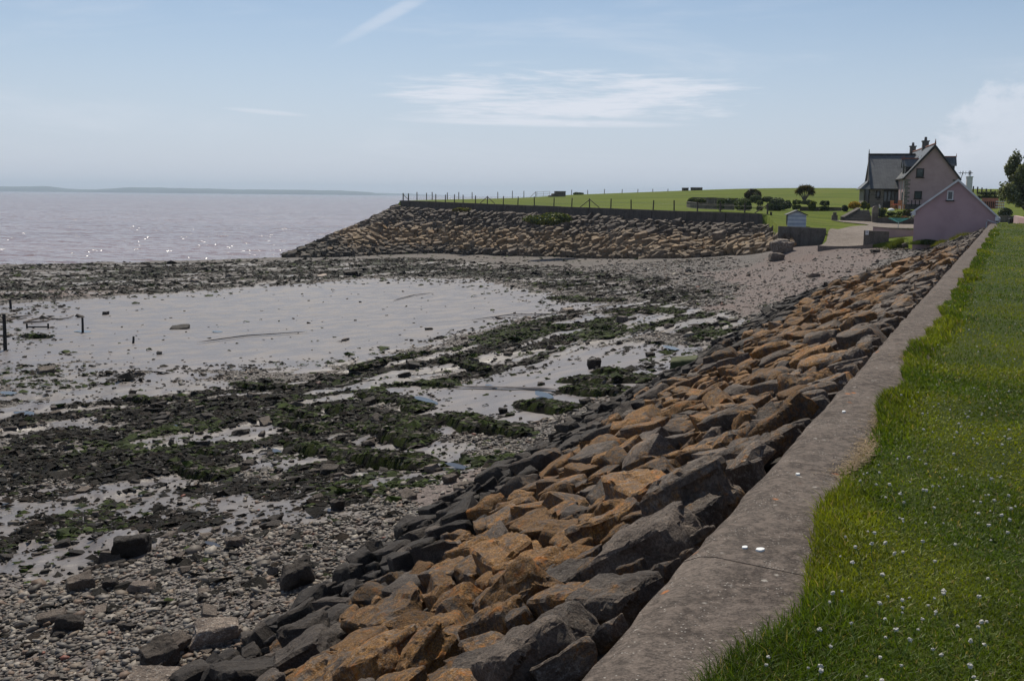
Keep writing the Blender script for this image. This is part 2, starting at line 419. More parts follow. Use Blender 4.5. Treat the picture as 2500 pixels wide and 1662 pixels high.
def vc_mat(name, rough=0.8, spec=0.3, var=0.3, vs=8.0, bump=0.0, bs=20.0, bd=0.02, trans=0.0):
    m, t, b = mat_new(name); c = t.attr('Col'); p = t.pos()
    f = t.ramp(t.noise(p, vs, 4), 0.3, 0.7, 1 - var, 1 + var)
    g = t.new('ShaderNodeCombineColor')
    for i in range(3): t.l.new(f, g.inputs[i])
    c = t.mix(1.0, c, g.outputs[0], 'MULTIPLY')
    t.l.new(c, b.inputs['Base Color']); b.inputs['Roughness'].default_value = rough; b.inputs['Specular IOR Level'].default_value = spec
    if bump: t.l.new(t.bump(t.noise(p, bs, 4, 0.65), bump, bd), b.inputs['Normal'])
    if trans:
        tr = t.new('ShaderNodeBsdfTranslucent'); t.l.new(t.mix(1.0, c, (1.25, 1.2, 0.55), 'MULTIPLY'), tr.inputs[0])
        mx = t.new('ShaderNodeMixShader'); mx.inputs[0].default_value = trans
        t.l.new(b.outputs[0], mx.inputs[1]); t.l.new(tr.outputs[0], mx.inputs[2])
        t.l.new(mx.outputs[0], t.n['Material Output'].inputs[0])
    return m
M['pebble'] = vc_mat('beach_pebble', 0.65, 0.35, 0.25, 30)
M['weed'] = vc_mat('seaweed', 0.75, 0.15, 0.45, 9, 0.8, 40, 0.03)
M['leaf'] = vc_mat('leaf', 0.6, 0.3, 0.15, 3, trans=0.3)
M['blade'] = vc_mat('grass_blade', 0.55, 0.3, 0.22, 1.1, trans=0.42)
M['flower'] = simple('white_clover_bloom', (0.50, 0.47, 0.41), None, rough=0.8)
M['stalk'] = simple('clover_stalk', (0.10, 0.16, 0.03), None, rough=0.7)
M['bark'] = simple('bark', (0.08, 0.06, 0.045), (0.16, 0.13, 0.10), 8, 0.9)
M['soil'] = simple('dark_soil', (0.03, 0.026, 0.022), (0.055, 0.048, 0.042), 4, 0.95, 0.6, 6, 0.08)

# ------------------------------------------------------------------ sea and far shore
SEA_Z = EYE - 9.6
m, t, b = mat_new('muddy_sea'); p = t.pos()
b.inputs['Base Color'].default_value = (0.165, 0.115, 0.098, 1); b.inputs['Roughness'].default_value = 0.15; b.inputs['IOR'].default_value = 1.33; b.inputs['Specular IOR Level'].default_value = 0.38
q = t.scale(p, (1, 1, 1), rot=(0, 0, rad(8)))
h = t.math('ADD', t.math('MULTIPLY', t.noise(t.scale(q, (0.10, 0.32, 1)), 1.0, 3, 0.6), 1.6), t.math('MULTIPLY', t.noise(t.scale(q, (0.7, 1.7, 1)), 1.0, 4, 0.62, 0.3), 0.52))
def slope(vec, sc, amp):                     # wave slopes taken straight from a noise field
    n = t.new('ShaderNodeTexNoise'); t.l.new(vec, n.inputs['Vector']); n.inputs['Scale'].default_value = sc; n.inputs['Detail'].default_value = 3; n.inputs['Roughness'].default_value = 0.6
    k = t.sep(n.outputs['Color']); return [t.math('MULTIPLY', t.math('SUBTRACT', k[i], 0.5), amp) for i in (0, 1)]
sa = slope(t.scale(q, (0.10, 0.45, 1)), 1.0, 1.0); sb_ = slope(t.scale(q, (0.5, 1.5, 1)), 1.0, 1.9)
nv = t.new('ShaderNodeVectorMath', operation='NORMALIZE'); t.l.new(t.comb(t.math('ADD', sa[0], sb_[0]), t.math('ADD', sa[1], sb_[1]), 1.0), nv.inputs[0]); t.l.new(nv.outputs[0], b.inputs['Normal'])
t.put(b.inputs['Base Color'], t.mix(t.ramp(t.noise(t.scale(p, (0.004, 0.02, 1)), 1.0, 4), 0.35, 0.65), (0.19, 0.118, 0.102), (0.24, 0.152, 0.132)))
M['sea'] = m
SZ = 13000
me = bpy.data.meshes.new('sea'); me.from_pydata([(-SZ, -300, SEA_Z), (SZ, -300, SEA_Z), (SZ, SZ, SEA_Z), (-SZ, SZ, SEA_Z)], [], [(0, 1, 2, 3)])
tag(obj('sea', me, M['sea']), kind='structure')

def hill_range(name, prof, Y, mat, depth=900):
    """far shore: a solid ridge, prof = [(pixel u, pixel rows above the waterline)]"""
    P = np.array(prof, float); us = np.linspace(P[0, 0], P[-1, 0], 160); hs = np.interp(us, P[:, 0], P[:, 1])
    hs = hs + (fbm(us, us * 0 + 3, 0.03, 4, 5) - 0.5) * 2.2 * np.clip(hs / 4, 0, 1)
    V = []
    for u, hh in zip(us, hs):
        X = (u - CX) / F * Y; H = max(hh, 0.05) * Y / F
        V += [(X, Y, SEA_Z - 1), (X, Y + 20, SEA_Z + H * 0.45), (X, Y + depth * 0.35, SEA_Z + H), (X, Y + depth, SEA_Z - 1)]
    Fc = [(4 * i + j, 4 * i + 4 + j, 4 * i + 5 + j, 4 * i + 1 + j) for i in range(len(us) - 1) for j in range(3)]
    return tag(obj(name, big_mesh(name, V, Fc, True), mat), kind='structure')
M['hill'] = simple('far_wooded_shore', (0.018, 0.026, 0.020), (0.04, 0.050, 0.034), 0.004, 0.95)
hill_range('hills', [(-500, 8), (-200, 13), (0, 13), (90, 14.5), (135, 8), (210, 7), (300, 14), (420, 13), (560, 11), (700, 11.5), (820, 11), (890, 8), (930, 2), (960, 0.2)], 9200, M['hill'])
hill_range('hills', [(640, 0.2), (820, 4), (930, 5.5), (990, 4.5), (1060, 2.0), (1110, 0.2)], 11800, M['hill'])

# ------------------------------------------------------------------ beach surface
bp = [(560, 1662, 4.9), (1150, 1240, 4.8), (1640, 930, 4.65), (2040, 700, 4.4), (2290, 600, 3.6), (2010, 606, 4.15), (2120, 606, 4.1), (1800, 622, 5.7), (1500, 632, 7.0),
      (1000, 620, 8.6), (695, 628, 9.3), (350, 640, 9.5), (0, 645, 9.6), (0, 740, 8.9), (0, 900, 7.8), (700, 900, 7.3), (700, 760, 8.3), (1200, 750, 7.2), (1200, 900, 6.6),
      (600, 1150, 6.3), (0, 1200, 6.6), (0, 1662, 5.6), (1500, 700, 6.6), (1800, 700, 5.4)]
ctl = [Ph(*q) for q in bp]
ctl += [Py(1935, 604, 89.5), Py(1880, 617, 93.5), Py(1965, 604, 88), Py(1905, 640, 84)]
ctl += [np.array(q, float) for q in [(-90, 165, -9.6), (-40, 180, -9.8), (0, 185, -8.5), (30, 130, -3.9), (45, 110, -3.4), (45, 90, -3.4), (10, 40, -2.8), (3, 8, -3.1), (-120, 110, -9.2),
                                     (-50, 40, -7.2), (-15, 6, -4.6), (60, 160, -5.0), (25, 40, -2.4)]]
BH = TPS(ctl, 0.002)
def beach_xy(u, v):
    """plan position where the line of sight through (u, v) meets the beach"""
    h = 6.0
    for _ in range(40):
        q = Ph(u, v, h); h = 0.5 * h + 0.5 * (EYE - float(BH(q[0], q[1])))
    return np.array([q[0], q[1]])
def poly_xy(L): return np.array([beach_xy(u, v) for u, v in L])

mud1 = poly_xy([(0, 742), (250, 728), (600, 702), (850, 684), (1000, 676), (1180, 684), (1310, 712), (1470, 742), (1330, 775), (1150, 812), (980, 852), (880, 885), (700, 908), (450, 915), (300, 902), (150, 890), (0, 885)])
mud2 = poly_xy([(900, 965), (960, 945), (1180, 925), (1330, 872), (1480, 840), (1620, 830), (1690, 850), (1640, 900), (1500, 955), (1400, 1000), (1290, 1050), (1170, 1085), (1000, 1035), (930, 990)])
mud3 = poly_xy([(0, 1185), (300, 1190), (560, 1185), (800, 1180), (1000, 1160), (1130, 1110), (1200, 1130), (1060, 1200), (900, 1240), (800, 1300), (500, 1320), (250, 1390), (0, 1400)])
mud4 = poly_xy([(0, 880), (300, 905), (400, 930), (220, 960), (0, 985)])
weed1 = poly_xy([(0, 985), (200, 945), (400, 925), (700, 935), (880, 890), (1100, 845), (1250, 798), (1400, 760), (1560, 735), (1700, 745), (1830, 790), (1760, 830), (1600, 815), (1430, 850), (1300, 885), (1200, 925), (950, 945), (960, 1000),
                 (1080, 1030), (1250, 1075), (1150, 1130), (950, 1170), (700, 1185), (500, 1170), (300, 1200), (120, 1180), (0, 1200)])
weed2 = poly_xy([(0, 649), (350, 643), (700, 636), (1000, 628), (1250, 645), (1500, 660), (1650, 690), (1760, 740), (1560, 735), (1440, 720), (1310, 700), (1150, 672), (900, 676), (600, 700), (300, 722), (0, 735)])
weed3 = poly_xy([(0, 1330), (250, 1300), (420, 1320), (330, 1400), (120, 1440), (0, 1430)])
ledges_area = poly_xy([(600, 990), (760, 960), (960, 940), (1300, 1060), (1180, 1140), (950, 1180), (620, 1165), (560, 1080)])
fine1 = poly_xy([(1980, 610), (2240, 608), (2120, 655), (1950, 720), (1800, 780), (1740, 760), (1820, 700), (1700, 670), (1860, 640)])
fine2 = poly_xy([(0, 735), (0, 712), (300, 700), (420, 698), (300, 722)])
fine3 = poly_xy([(1000, 1190), (1150, 1130), (1210, 1130), (1110, 1200), (1040, 1225)])

def soft(x, y, poly, blur, seed):
    """point-in-polygon with a ragged border"""
    dx = (fbm(x, y, 0.55, 4, seed) - 0.5) * 2 * blur; dy = (fbm(x, y, 0.55, 4, seed + 31) - 0.5) * 2 * blur * 1.6
    dx2 = (fbm(x, y, 3.1, 2, seed + 7) - 0.5) * blur * 0.5
    return inpoly(x + dx + dx2, y + dy - dx2, poly)
def zones(x, y):
    r = np.hypot(x, y); bl = 0.35 + 0.018 * r
    md = (soft(x, y, mud1, 1.8, 1) | soft(x, y, mud2, 1.0, 2)).astype(float)
    md = np.maximum(md, 0.75 * (soft(x, y, mud3, 0.9, 3) | soft(x, y, mud4, 1.2, 4)))
    wd = np.maximum(soft(x, y, weed1, 1.3, 5), soft(x, y, weed3, 0.6, 6)).astype(float)
    far = soft(x, y, weed2, 2.2, 7).astype(float)
    fn = (soft(x, y, fine1, 1.2, 8) | soft(x, y, fine2, 1.0, 9) | soft(x, y, fine3, 0.4, 10)).astype(float)
    # patches of bare mud inside the weed, elongated along the beds
    a = 0.45; xs = x * math.cos(a) + y * math.sin(a); ys = -x * math.sin(a) + y * math.cos(a)
    gap = fbm(xs * 0.32, ys, 0.62, 4, 21) - 0.075 * inpoly(x, y, ledges_area)
    md = np.maximum(md, 0.8 * np.maximum(wd * sstep(0.515, 0.46, gap), 0.7 * far * sstep(0.42, 0.36, gap)))
    return md, wd, far, fn, gap
def beach_z(x, y):
    z = BH(x, y); r = np.hypot(x, y)
    md, wd, far, fn, gap = zones(x, y)
    rough = np.maximum(np.maximum(wd, far * 0.9), 0.25) * (1 - 0.85 * (md > 0.9))
    z = z + (fbm(x, y, 0.9, 4, 40) - 0.5) * 0.32 * rough + (fbm(x, y, 0.16, 3, 44) - 0.5) * 0.35 * (1 - md)
    z = z + (fbm(x, y, 0.25, 4, 48) - 0.5) * 0.10 * md
    return z

nr, na = 500, 420
az_ = np.radians(np.linspace(-36, 27.5, na)); rr_ = 5.2 * np.exp(np.linspace(0, math.log(190 / 5.2), nr))
AZ, RR = np.meshgrid(az_, rr_); BX = RR * np.sin(AZ); BY = RR * np.cos(AZ)
BZ = beach_z(BX, BY)
idx = np.arange(nr * na).reshape(nr, na)
Fq = np.stack([idx[:-1, :-1], idx[:-1, 1:], idx[1:, 1:], idx[1:, :-1]], -1).reshape(-1, 4)
me = big_mesh('beach', np.stack([BX, BY, BZ], -1).reshape(-1, 3), Fq, True)
md, wd, far, fn, gap = [a.ravel() for a in zones(BX, BY)]
vcol(me, np.stack([md, np.maximum(wd, 1.15 * far) * (0.10 + 0.90 * sstep(0.465, 0.55, gap)), fn, np.ones_like(md)], -1), 'Zone')

m, t, b = mat_new('beach_ground'); p = t.pos(); zn = t.attr('Zone'); zr, zg, zb = t.sep(zn)[:3]
cell = t.sep(t.voro(p, 9.0, out='Color'))[0]; cd = t.voro(p, 9.0, 'DISTANCE_TO_EDGE')
peb = t.mix(cell, (0.075, 0.063, 0.054), (0.21, 0.185, 0.162)); peb = t.mix(t.ramp(cd, 0.06, 0.01), peb, (0.03, 0.026, 0.022))
peb = t.mix(t.ramp(t.noise(p, 0.5, 4), 0.4, 0.65, 0, 0.5), peb, (0.17, 0.135, 0.12))
finec = t.mix(t.ramp(t.noise(p, 11, 5, 0.75), 0.38, 0.62), (0.11, 0.082, 0.070), (0.20, 0.155, 0.135))
finec = t.mix(t.ramp(t.noise(p, 0.35, 3), 0.45, 0.7, 0, 0.45), finec, (0.17, 0.11, 0.088))
mudc = t.mix(t.ramp(t.noise(t.scale(p, (0.25, 0.7, 1)), 1.0, 5, 0.6), 0.3, 0.7), (0.118, 0.097, 0.090), (0.146, 0.122, 0.115))
mudc = t.mix(t.ramp(zr, 0.95, 0.7), mudc, t.mix(t.ramp(t.noise(p, 3.0, 6, 0.7), 0.35, 0.65), (0.085, 0.068, 0.058), (0.155, 0.130, 0.116)))
mudc = t.mix(t.ramp(t.noise(p, 6.0, 5, 0.7), 0.60, 0.74, 0, 0.45), mudc, (0.10, 0.078, 0.068))
ln = t.noise(t.scale(p, (0.12, 0.42, 1), rot=(0, 0, rad(-10))), 1.0, 6, 0.62, 0.8)
wl = t.math('ABSOLUTE', t.math('SUBTRACT', t.math('FRACT', t.math('MULTIPLY', ln, 9.0)), 0.5))
mudc = t.mix(t.math('MULTIPLY', t.ramp(wl, 0.045, 0.01), t.ramp(t.noise(p, 0.35, 3), 0.45, 0.62, 0, 0.75)), mudc, (0.09, 0.075, 0.068))
weedc = t.mix(t.ramp(t.noise(p, 1.1, 5, 0.6), 0.40, 0.62), (0.015, 0.012, 0.009), (0.028, 0.033, 0.008))
c = t.mix(zb, peb, finec)
mm = t.ramp(t.math('ADD', zr, t.math('MULTIPLY', t.math('SUBTRACT', t.noise(p, 1.6, 6, 0.7), 0.5), 1.5)), 0.30, 0.66)
c = t.mix(mm, c, mudc)
wm = t.ramp(t.math('ADD', zg, t.math('MULTIPLY', t.math('SUBTRACT', t.noise(p, 3.2, 5, 0.7), 0.5), 1.3)), 0.50, 0.75)
wm = t.math('MULTIPLY', wm, t.ramp(zr, 0.95, 0.75))
c = t.mix(t.math('MULTIPLY', wm, 0.9), c, weedc)
t.put(b.inputs['Base Color'], c)
t.put(b.inputs['Roughness'], t.ramp(mm, 0, 1, 0.85, t.ramp(t.noise(p, 0.8, 4), 0.4, 0.7, 0.36, 0.56))); b.inputs['Specular IOR Level'].default_value = 0.45
hh = t.math('MULTIPLY', t.math('SUBTRACT', 1.0, mm), t.ramp(cd, 0.0, 0.25))
hh = t.math('ADD', hh, t.math('MULTIPLY', t.noise(p, 7, 6, 0.7), 0.35))
hh = t.math('ADD', hh, t.math('MULTIPLY', t.math('MULTIPLY', mm, t.noise(t.scale(p, (1.2, 4.5, 1), rot=(0, 0, rad(12))), 1.0, 4, 0.6, 0.6)), 0.9))
t.l.new(t.bump(hh, 0.7, 0.05), b.inputs['Normal'])
M['beach'] = m
beach = tag(obj('beach', me, M['beach']), kind='structure')

# ------------------------------------------------------------------ near verge, sea wall and revetment
WA = np.array([0.2, 3.25]); WD = np.array([33.86, 71.9]) - WA; WL = np.linalg.norm(WD); WD /= WL; WN = np.array([-WD[1], WD[0]])   # wall line, WN points to the sea
def W(s, o, z): return np.array([WA[0] + WD[0] * s + WN[0] * o, WA[1] + WD[1] * s + WN[1] * o, z])
S0, S1 = -7.0, WL + 1.0
WALL_W = 0.66

def verge_z(s, o):
    """height of the mown verge at s along the wall, o metres inland of the wall's outer edge"""
    return 0.015 + (fbm(s, o, 0.35, 3, 60) - 0.5) * 0.10 * sstep(0.4, 2.0, o) + 0.012 * np.maximum(o - 1, 0)
ss = np.concatenate([np.linspace(S0, 14, 110), np.linspace(14.3, S1 + 2, 120)]); oo = np.concatenate([[0.56, 0.63], np.linspace(0.68, 6, 40), np.linspace(6.5, 60, 40)])
SG, OG = np.meshgrid(ss, oo); VZ = verge_z(SG, OG)
VZ = np.where(OG < 0.62, -0.03, VZ)
VX = WA[0] + WD[0] * SG - WN[0] * OG; VY = WA[1] + WD[1] * SG - WN[1] * OG
idx = np.arange(SG.size).reshape(SG.shape)
Fq = np.stack([idx[:-1, :-1], idx[:-1, 1:], idx[1:, 1:], idx[1:, :-1]], -1).reshape(-1, 4)
m, t, b = mat_new('mown_grass'); p = t.pos()
c = t.mix(t.ramp(t.noise(p, 0.9, 5, 0.6), 0.35, 0.65), (0.044, 0.064, 0.007), (0.078, 0.098, 0.010))
c = t.mix(t.ramp(t.noise(p, 26, 4, 0.7), 0.4, 0.65, 0, 0.7), c, (0.028, 0.045, 0.008))
c = t.mix(t.ramp(t.noise(p, 0.28, 4, 0.6), 0.52, 0.72, 0, 0.4), c, (0.125, 0.135, 0.02))
t.put(b.inputs['Base Color'], c); b.inputs['Roughness'].default_value = 0.9; b.inputs['Specular IOR Level'].default_value = 0.15
t.l.new(t.bump(t.noise(p, 30, 5, 0.75), 0.9, 0.05), b.inputs['Normal'])
M['verge'] = m
verge = tag(obj('grass_verge', big_mesh('grass_verge', np.stack([VX, VY, VZ], -1).reshape(-1, 3), Fq, True), M['verge']), kind='structure')

# wall in cast sections with open joints; rounded, worn outer edge
sea_wall = empty('sea_wall', W(0, 0, 0), 'low brown concrete sea wall edging the near grass verge', 'sea wall')
prof = [(-WALL_W, -0.9), (-WALL_W, -0.012), (-WALL_W + 0.10, 0.012), (-0.16, 0.02), (-0.09, 0.012), (-0.02, -0.03), (0.012, -0.10), (0.05, -0.30), (0.10, -0.9)]
cuts = [S0, -2.2, 1.35, 4.9, 8.3, 12.2, 16.2, 20.4, 25, 30, 35.5, 41.5, 48, 55, 62, 69, S1]
for i in range(len(cuts) - 1):
    a, b_ = cuts[i] + 0.0008, cuts[i + 1] - 0.0008
    n = max(6, int((b_ - a) / (0.12 if a < 14 else 0.5))); sv = np.linspace(a, b_, n); V = []
    dz = random.uniform(-0.004, 0.004)
    for s_ in sv:
        for k, (o, z) in enumerate(prof):
            e = (fbm(np.array(s_), np.array(o * 3.0), 1.7, 4, 70) - 0.5); e2 = (fbm(np.array(s_), np.array(k * 1.7), 5.0, 3, 77) - 0.5)
            wear = 0.045 if k in (4, 5, 6) else 0.012
            V.append(W(s_, o + float(e2) * wear, z + dz + float(e) * 0.02 + float(e2) * wear * 0.7) - ORG[sea_wall.name])
    k = len(prof)
    Fc = [(i2 * k + j, i2 * k + j + 1, (i2 + 1) * k + j + 1, (i2 + 1) * k + j) for i2 in range(n - 1) for j in range(k - 1)]
    me = bpy.data.meshes.new('wall_section'); me.from_pydata([tuple(q) for q in V], [], Fc + [tuple(range(k)), tuple(range((n - 1) * k, n * k))[::-1]])
    for q in me.polygons: q.use_smooth = True
    me.set_sharp_from_angle(angle=rad(50))
    bm = bmesh.new(); bm.from_mesh(me); bmesh.ops.recalc_face_normals(bm, faces=bm.faces); bm.to_mesh(me); bm.free()
    obj('wall_section', me, M['seawall'], sea_wall)

# boulder shapes
def boulder_mesh(name, seed, detail):
    """angular quarried block: hull of jittered box points, edges broken, faces roughened"""
    r = random.Random(seed); bm = bmesh.new()
    fx, fy, fz = 1.0, r.uniform(0.62, 0.95), r.uniform(0.42, 0.72)
    pts = []
    for sx in (-1, 1):
        for sy in (-1, 1):
            for sz in (-1, 1):
                pts.append(Vector((sx * r.uniform(0.55, 1.0), sy * r.uniform(0.5, 1.0), sz * r.uniform(0.55, 1.0))))
    for _ in range(r.randint(3, 7)):
        v = Vector((r.gauss(0, 1), r.gauss(0, 1), r.gauss(0, 1))).normalized() * r.uniform(0.95, 1.12); pts.append(v)
    for q in pts: bm.verts.new((q.x * fx * 0.5, q.y * fy * 0.5, q.z * fz * 0.5))
    res = bmesh.ops.convex_hull(bm, input=bm.verts)
    bmesh.ops.delete(bm, geom=[g for g in res['geom_interior'] if isinstance(g, bmesh.types.BMVert)], context='VERTS')
    bmesh.ops.dissolve_limit(bm, angle_limit=rad(14), verts=bm.verts, edges=bm.edges)
    if detail:
        bmesh.ops.bevel(bm, geom=bm.edges[:], offset=0.035, segments=1, affect='EDGES', clamp_overlap=True)
        bmesh.ops.triangulate(bm, faces=bm.faces)
        for _ in range(4 if detail > 1 else 2):
            long = [e for e in bm.edges if e.calc_length() > (0.065 if detail > 1 else 0.17)]
            if long: bmesh.ops.subdivide_edges(bm, edges=long, cuts=1)
            bmesh.ops.triangulate(bm, faces=[f for f in bm.faces if len(f.verts) > 3])
        bm.normal_update()
        off = Vector((seed * 3.7, seed * 1.3, 0))
        for v in bm.verts:
            q = v.co * 3.2 + off
            d = mnoise.fractal(q, 0.8, 2.2, 6) * 0.036 + (mnoise.noise(v.co * 1.7 + off)) * 0.030
            st = mnoise.cell(Vector((v.co.x * 1.5 + seed, v.co.y * 1.5, v.co.z * 9 + mnoise.noise(q * 0.5) * 1.4)))   # bedding steps
            v.co += v.normal * (d + (st - 0.5) * 0.022)
    bmesh.ops.triangulate(bm, faces=bm.faces)
    me = bpy.data.meshes.new(name); bm.to_mesh(me); bm.free()
    for q in me.polygons: q.use_smooth = True
    me.set_sharp_from_angle(angle=rad(28))
    return me
BIG = [boulder_mesh('boulder', 100 + i, 2) for i in range(18)]
MID = [boulder_mesh('boulder', 300 + i, 1) for i in range(14)]
LOW = [boulder_mesh('boulder', 500 + i, 0) for i in range(16)]
for me in BIG + MID: me.materials.append(M['rock'])
def mesh_arrays(me):
    V = np.empty(len(me.vertices) * 3, np.float32); me.vertices.foreach_get('co', V)
    Fc = np.empty(len(me.polygons) * 3, np.int32); me.polygons.foreach_get('vertices', Fc)
    return V.reshape(-1, 3), Fc.reshape(-1, 3)
LOWA = [mesh_arrays(q) for q in LOW]; MIDA = [mesh_arrays(q) for q in MID]

def rot_to(n, spin, tilt, r):
    """rotation that lays a block on a slope with normal n"""
    n = Vector(n).normalized(); q = Vector((0, 0, 1)).rotation_difference(n)
    t_ = Vector((r.gauss(0, 1), r.gauss(0, 1), 0)).normalized()
    return (Matrix.Rotation(tilt, 3, t_) @ q.to_matrix() @ Matrix.Rotation(spin, 3, 'Z'))

def fill_slope(name_parent, surf, slen, tlen, size_fn, ctl_fn, nrm_fn, seed, n_ind, tries, gap=0.80, near_big=90, spin0=None, stretch=(0.85, 1.1), upright=0.0):
    """packs blocks over a slope; the blocks that show largest become parts, the rest one joined part"""
    r = random.Random(seed); placed = []; cell = 1.2; grid = {}
    for k in range(tries):
        s_ = r.uniform(*slen); t_ = r.uniform(0, 1); L = tlen(s_)
        sz = size_fn(s_, t_, r) * (1.0 if k < tries * 0.35 else (0.78 if k < tries * 0.7 else 0.52))
        t_ = max(t_, 0.62 * sz / L); gx, gy = s_, t_ * L; ok = True; ci, cj = int(gx // cell), int(gy // cell)
        for i in range(ci - 1, ci + 2):
            for j in range(cj - 1, cj + 2):
                for (x2, y2, z2) in grid.get((i, j), ()):
                    if (gx - x2) ** 2 + (gy - y2) ** 2 < ((sz + z2) * 0.5 * gap) ** 2: ok = False; break
                if not ok: break
            if not ok: break
        if not ok: continue
        grid.setdefault((ci, cj), []).append((gx, gy, sz)); placed.append((s_, t_, sz))
    items = []
    for s_, t_, sz in placed:
        P = surf(s_, t_); d = np.linalg.norm(P - np.array([0, 0, EYE]))
        u = (P[0] / max(P[1], 0.1)) * F + CX
        items.append((sz / d, s_, t_, sz, P, u))
    items.sort(key=lambda q: -q[0]); Vs = []; Fs = []; Cs = []; base = 0; cnt = 0
    for i, (ap, s_, t_, sz, P, u) in enumerate(items):
        n = nrm_fn(s_, t_); n = n * (1 - upright) + np.array([0, 0, upright]); n /= np.linalg.norm(n); sp = (spin0 + r.gauss(0, 0.42)) if spin0 is not None else r.uniform(0, 6.28)
        Rm = rot_to(n, sp, abs(r.gauss(0, rad(15))), r)
        sc = sz * 1.22; fl = (r.uniform(0.9, 1.25), r.uniform(*stretch), r.uniform(0.85, 1.25)); cc = ctl_fn(s_, t_, r)
        Pc = P + np.array(n) * sz * r.uniform(-0.05, 0.14)
        if cnt < n_ind and -150 < u < 2650 and P[1] > 2.0:
            me = BIG[r.randrange(len(BIG))] if cnt < near_big else MID[r.randrange(len(MID))]
            o = bpy.data.objects.new('boulder', me); COL.objects.link(o); o.parent = name_parent; cnt += 1
            o.matrix_local = Matrix.Translation(Vector(Pc - ORG[name_parent.name])) @ Rm.to_4x4() @ Matrix.Diagonal((sc * fl[0], sc * fl[1], sc * fl[2], 1))
            o.color = (*cc[:3], cc[3] if len(cc) > 3 else 1.0)
        else:
            V, Fc = LOWA[r.randrange(len(LOWA))] if ap * F < 34 else MIDA[r.randrange(len(MIDA))]
            q = (V * np.array(fl) * sc) @ np.array(Rm).T + (Pc - ORG[name_parent.name])
            Vs.append(q); Fs.append(Fc + base); base += len(V); Cs.append(np.tile((*cc[:3], cc[3] if len(cc) > 3 else 1.0), (len(V), 1)))
    if Vs:
        me = big_mesh('boulders', np.concatenate(Vs), np.concatenate(Fs), False); vcol(me, np.concatenate(Cs))
        tag(obj('boulders', me, M['rock_v'], name_parent), kind='stuff')
    return len(items), cnt

# near revetment: from the wall foot down to the toe on the shingle
TOE = np.array([Ph(u, v, h)[:2] for u, v, h in [(560, 1662, 4.9), (1130, 1240, 4.8), (1450, 1020, 4.73), (1640, 930, 4.65), (1770, 840, 4.57), (1880, 775, 4.48), (2040, 700, 4.4), (2290, 600, 3.6)]])
ts_ = [(q - WA) @ WD for q in TOE]; to_ = [(q - WA) @ WN for q in TOE]
ts_ = [S0 - 2] + ts_ + [S1]; to_ = [5.4] + to_ + [3.2]
def near_w(s): return float(np.interp(s, ts_, to_)) + 0.2
def near_surf(s, t_):
    o = 0.16 + t_ * near_w(s); q = W(s, o, 0)
    e = W(s, 0.16 + near_w(s), 0); zt = float(BH(e[0], e[1])) + 0.05
    z = -0.30 + (zt + 0.30) * t_ ** 0.96; q[2] = z; return q
revet = empty('rock_revetment', near_surf(2, 1.0), 'sloping near revetment of rust orange and dark boulders below the brown sea wall', 'revetment')
def core(fn, s0, s1, ns, nt, parent, sink):
    V = []
    for i in range(ns):
        for j in range(nt):
            q = fn(s0 + (s1 - s0) * i / (ns - 1), j / (nt - 1) * 1.06); q = q.copy(); q[2] -= sink; V.append(q - ORG[parent.name])
    Fc = [(i * nt + j, (i + 1) * nt + j, (i + 1) * nt + j + 1, i * nt + j + 1) for i in range(ns - 1) for j in range(nt - 1)]
    me = bpy.data.meshes.new('rubble_core'); me.from_pydata([tuple(q) for q in V], [], Fc)
    return obj('rubble_core', me, M['soil'], parent)
core(near_surf, S0, S1, 120, 12, revet, 0.16)
def near_nrm(s, t_):
    a = near_surf(s, max(t_ - 0.1, 0)); b_ = near_surf(s, min(t_ + 0.1, 1)); c_ = near_surf(s + 0.5, t_); d_ = near_surf(s - 0.5, t_)
    n = np.cross(b_ - a, c_ - d_); n /= np.linalg.norm(n); return n if n[2] > 0 else -n
def near_size(s, t_, r):
    far_ = float(np.clip((s - 12) / 40, 0, 1)) * (1.8 if s > 50 else 1.0); return min(r.lognormvariate(math.log(0.44), 0.34), 0.76) * (1 - 0.22 * far_) * (0.86 if t_ < 0.3 else 1.0 if t_ < 0.75 else 0.78)
def near_ctl(s, t_, r):
    j = r.gauss(0, 0.07); tt = t_ + j; far_ = float(np.clip((s - 45) / 25, 0, 1))
    up = float(sstep(0.17, 0.07, tt)); low = float(sstep(0.66, 0.80, tt))
    og = (1 - up * 0.40) * (1 - low * 0.97) * (r.uniform(0.75, 1.08) if r.random() > 0.13 else r.uniform(0.3, 0.65)) * (1 - far_ * 0.85)
    li = (1.10 + 0.06 * up) * (1 - 0.66 * low) * r.uniform(0.62, 1.15) * (1 - 0.25 * far_)
    pa = r.uniform(0.1, 0.7) * (1 - low) * (0.6 + 0.4 * up); return (og, li, pa)
print('near boulders', fill_slope(revet, near_surf, (S0 + 2, S1 - 0.5), near_w, near_size, near_ctl, near_nrm, 5, 300, 26000, spin0=math.atan2(WD[1], WD[0]) + 1.1))

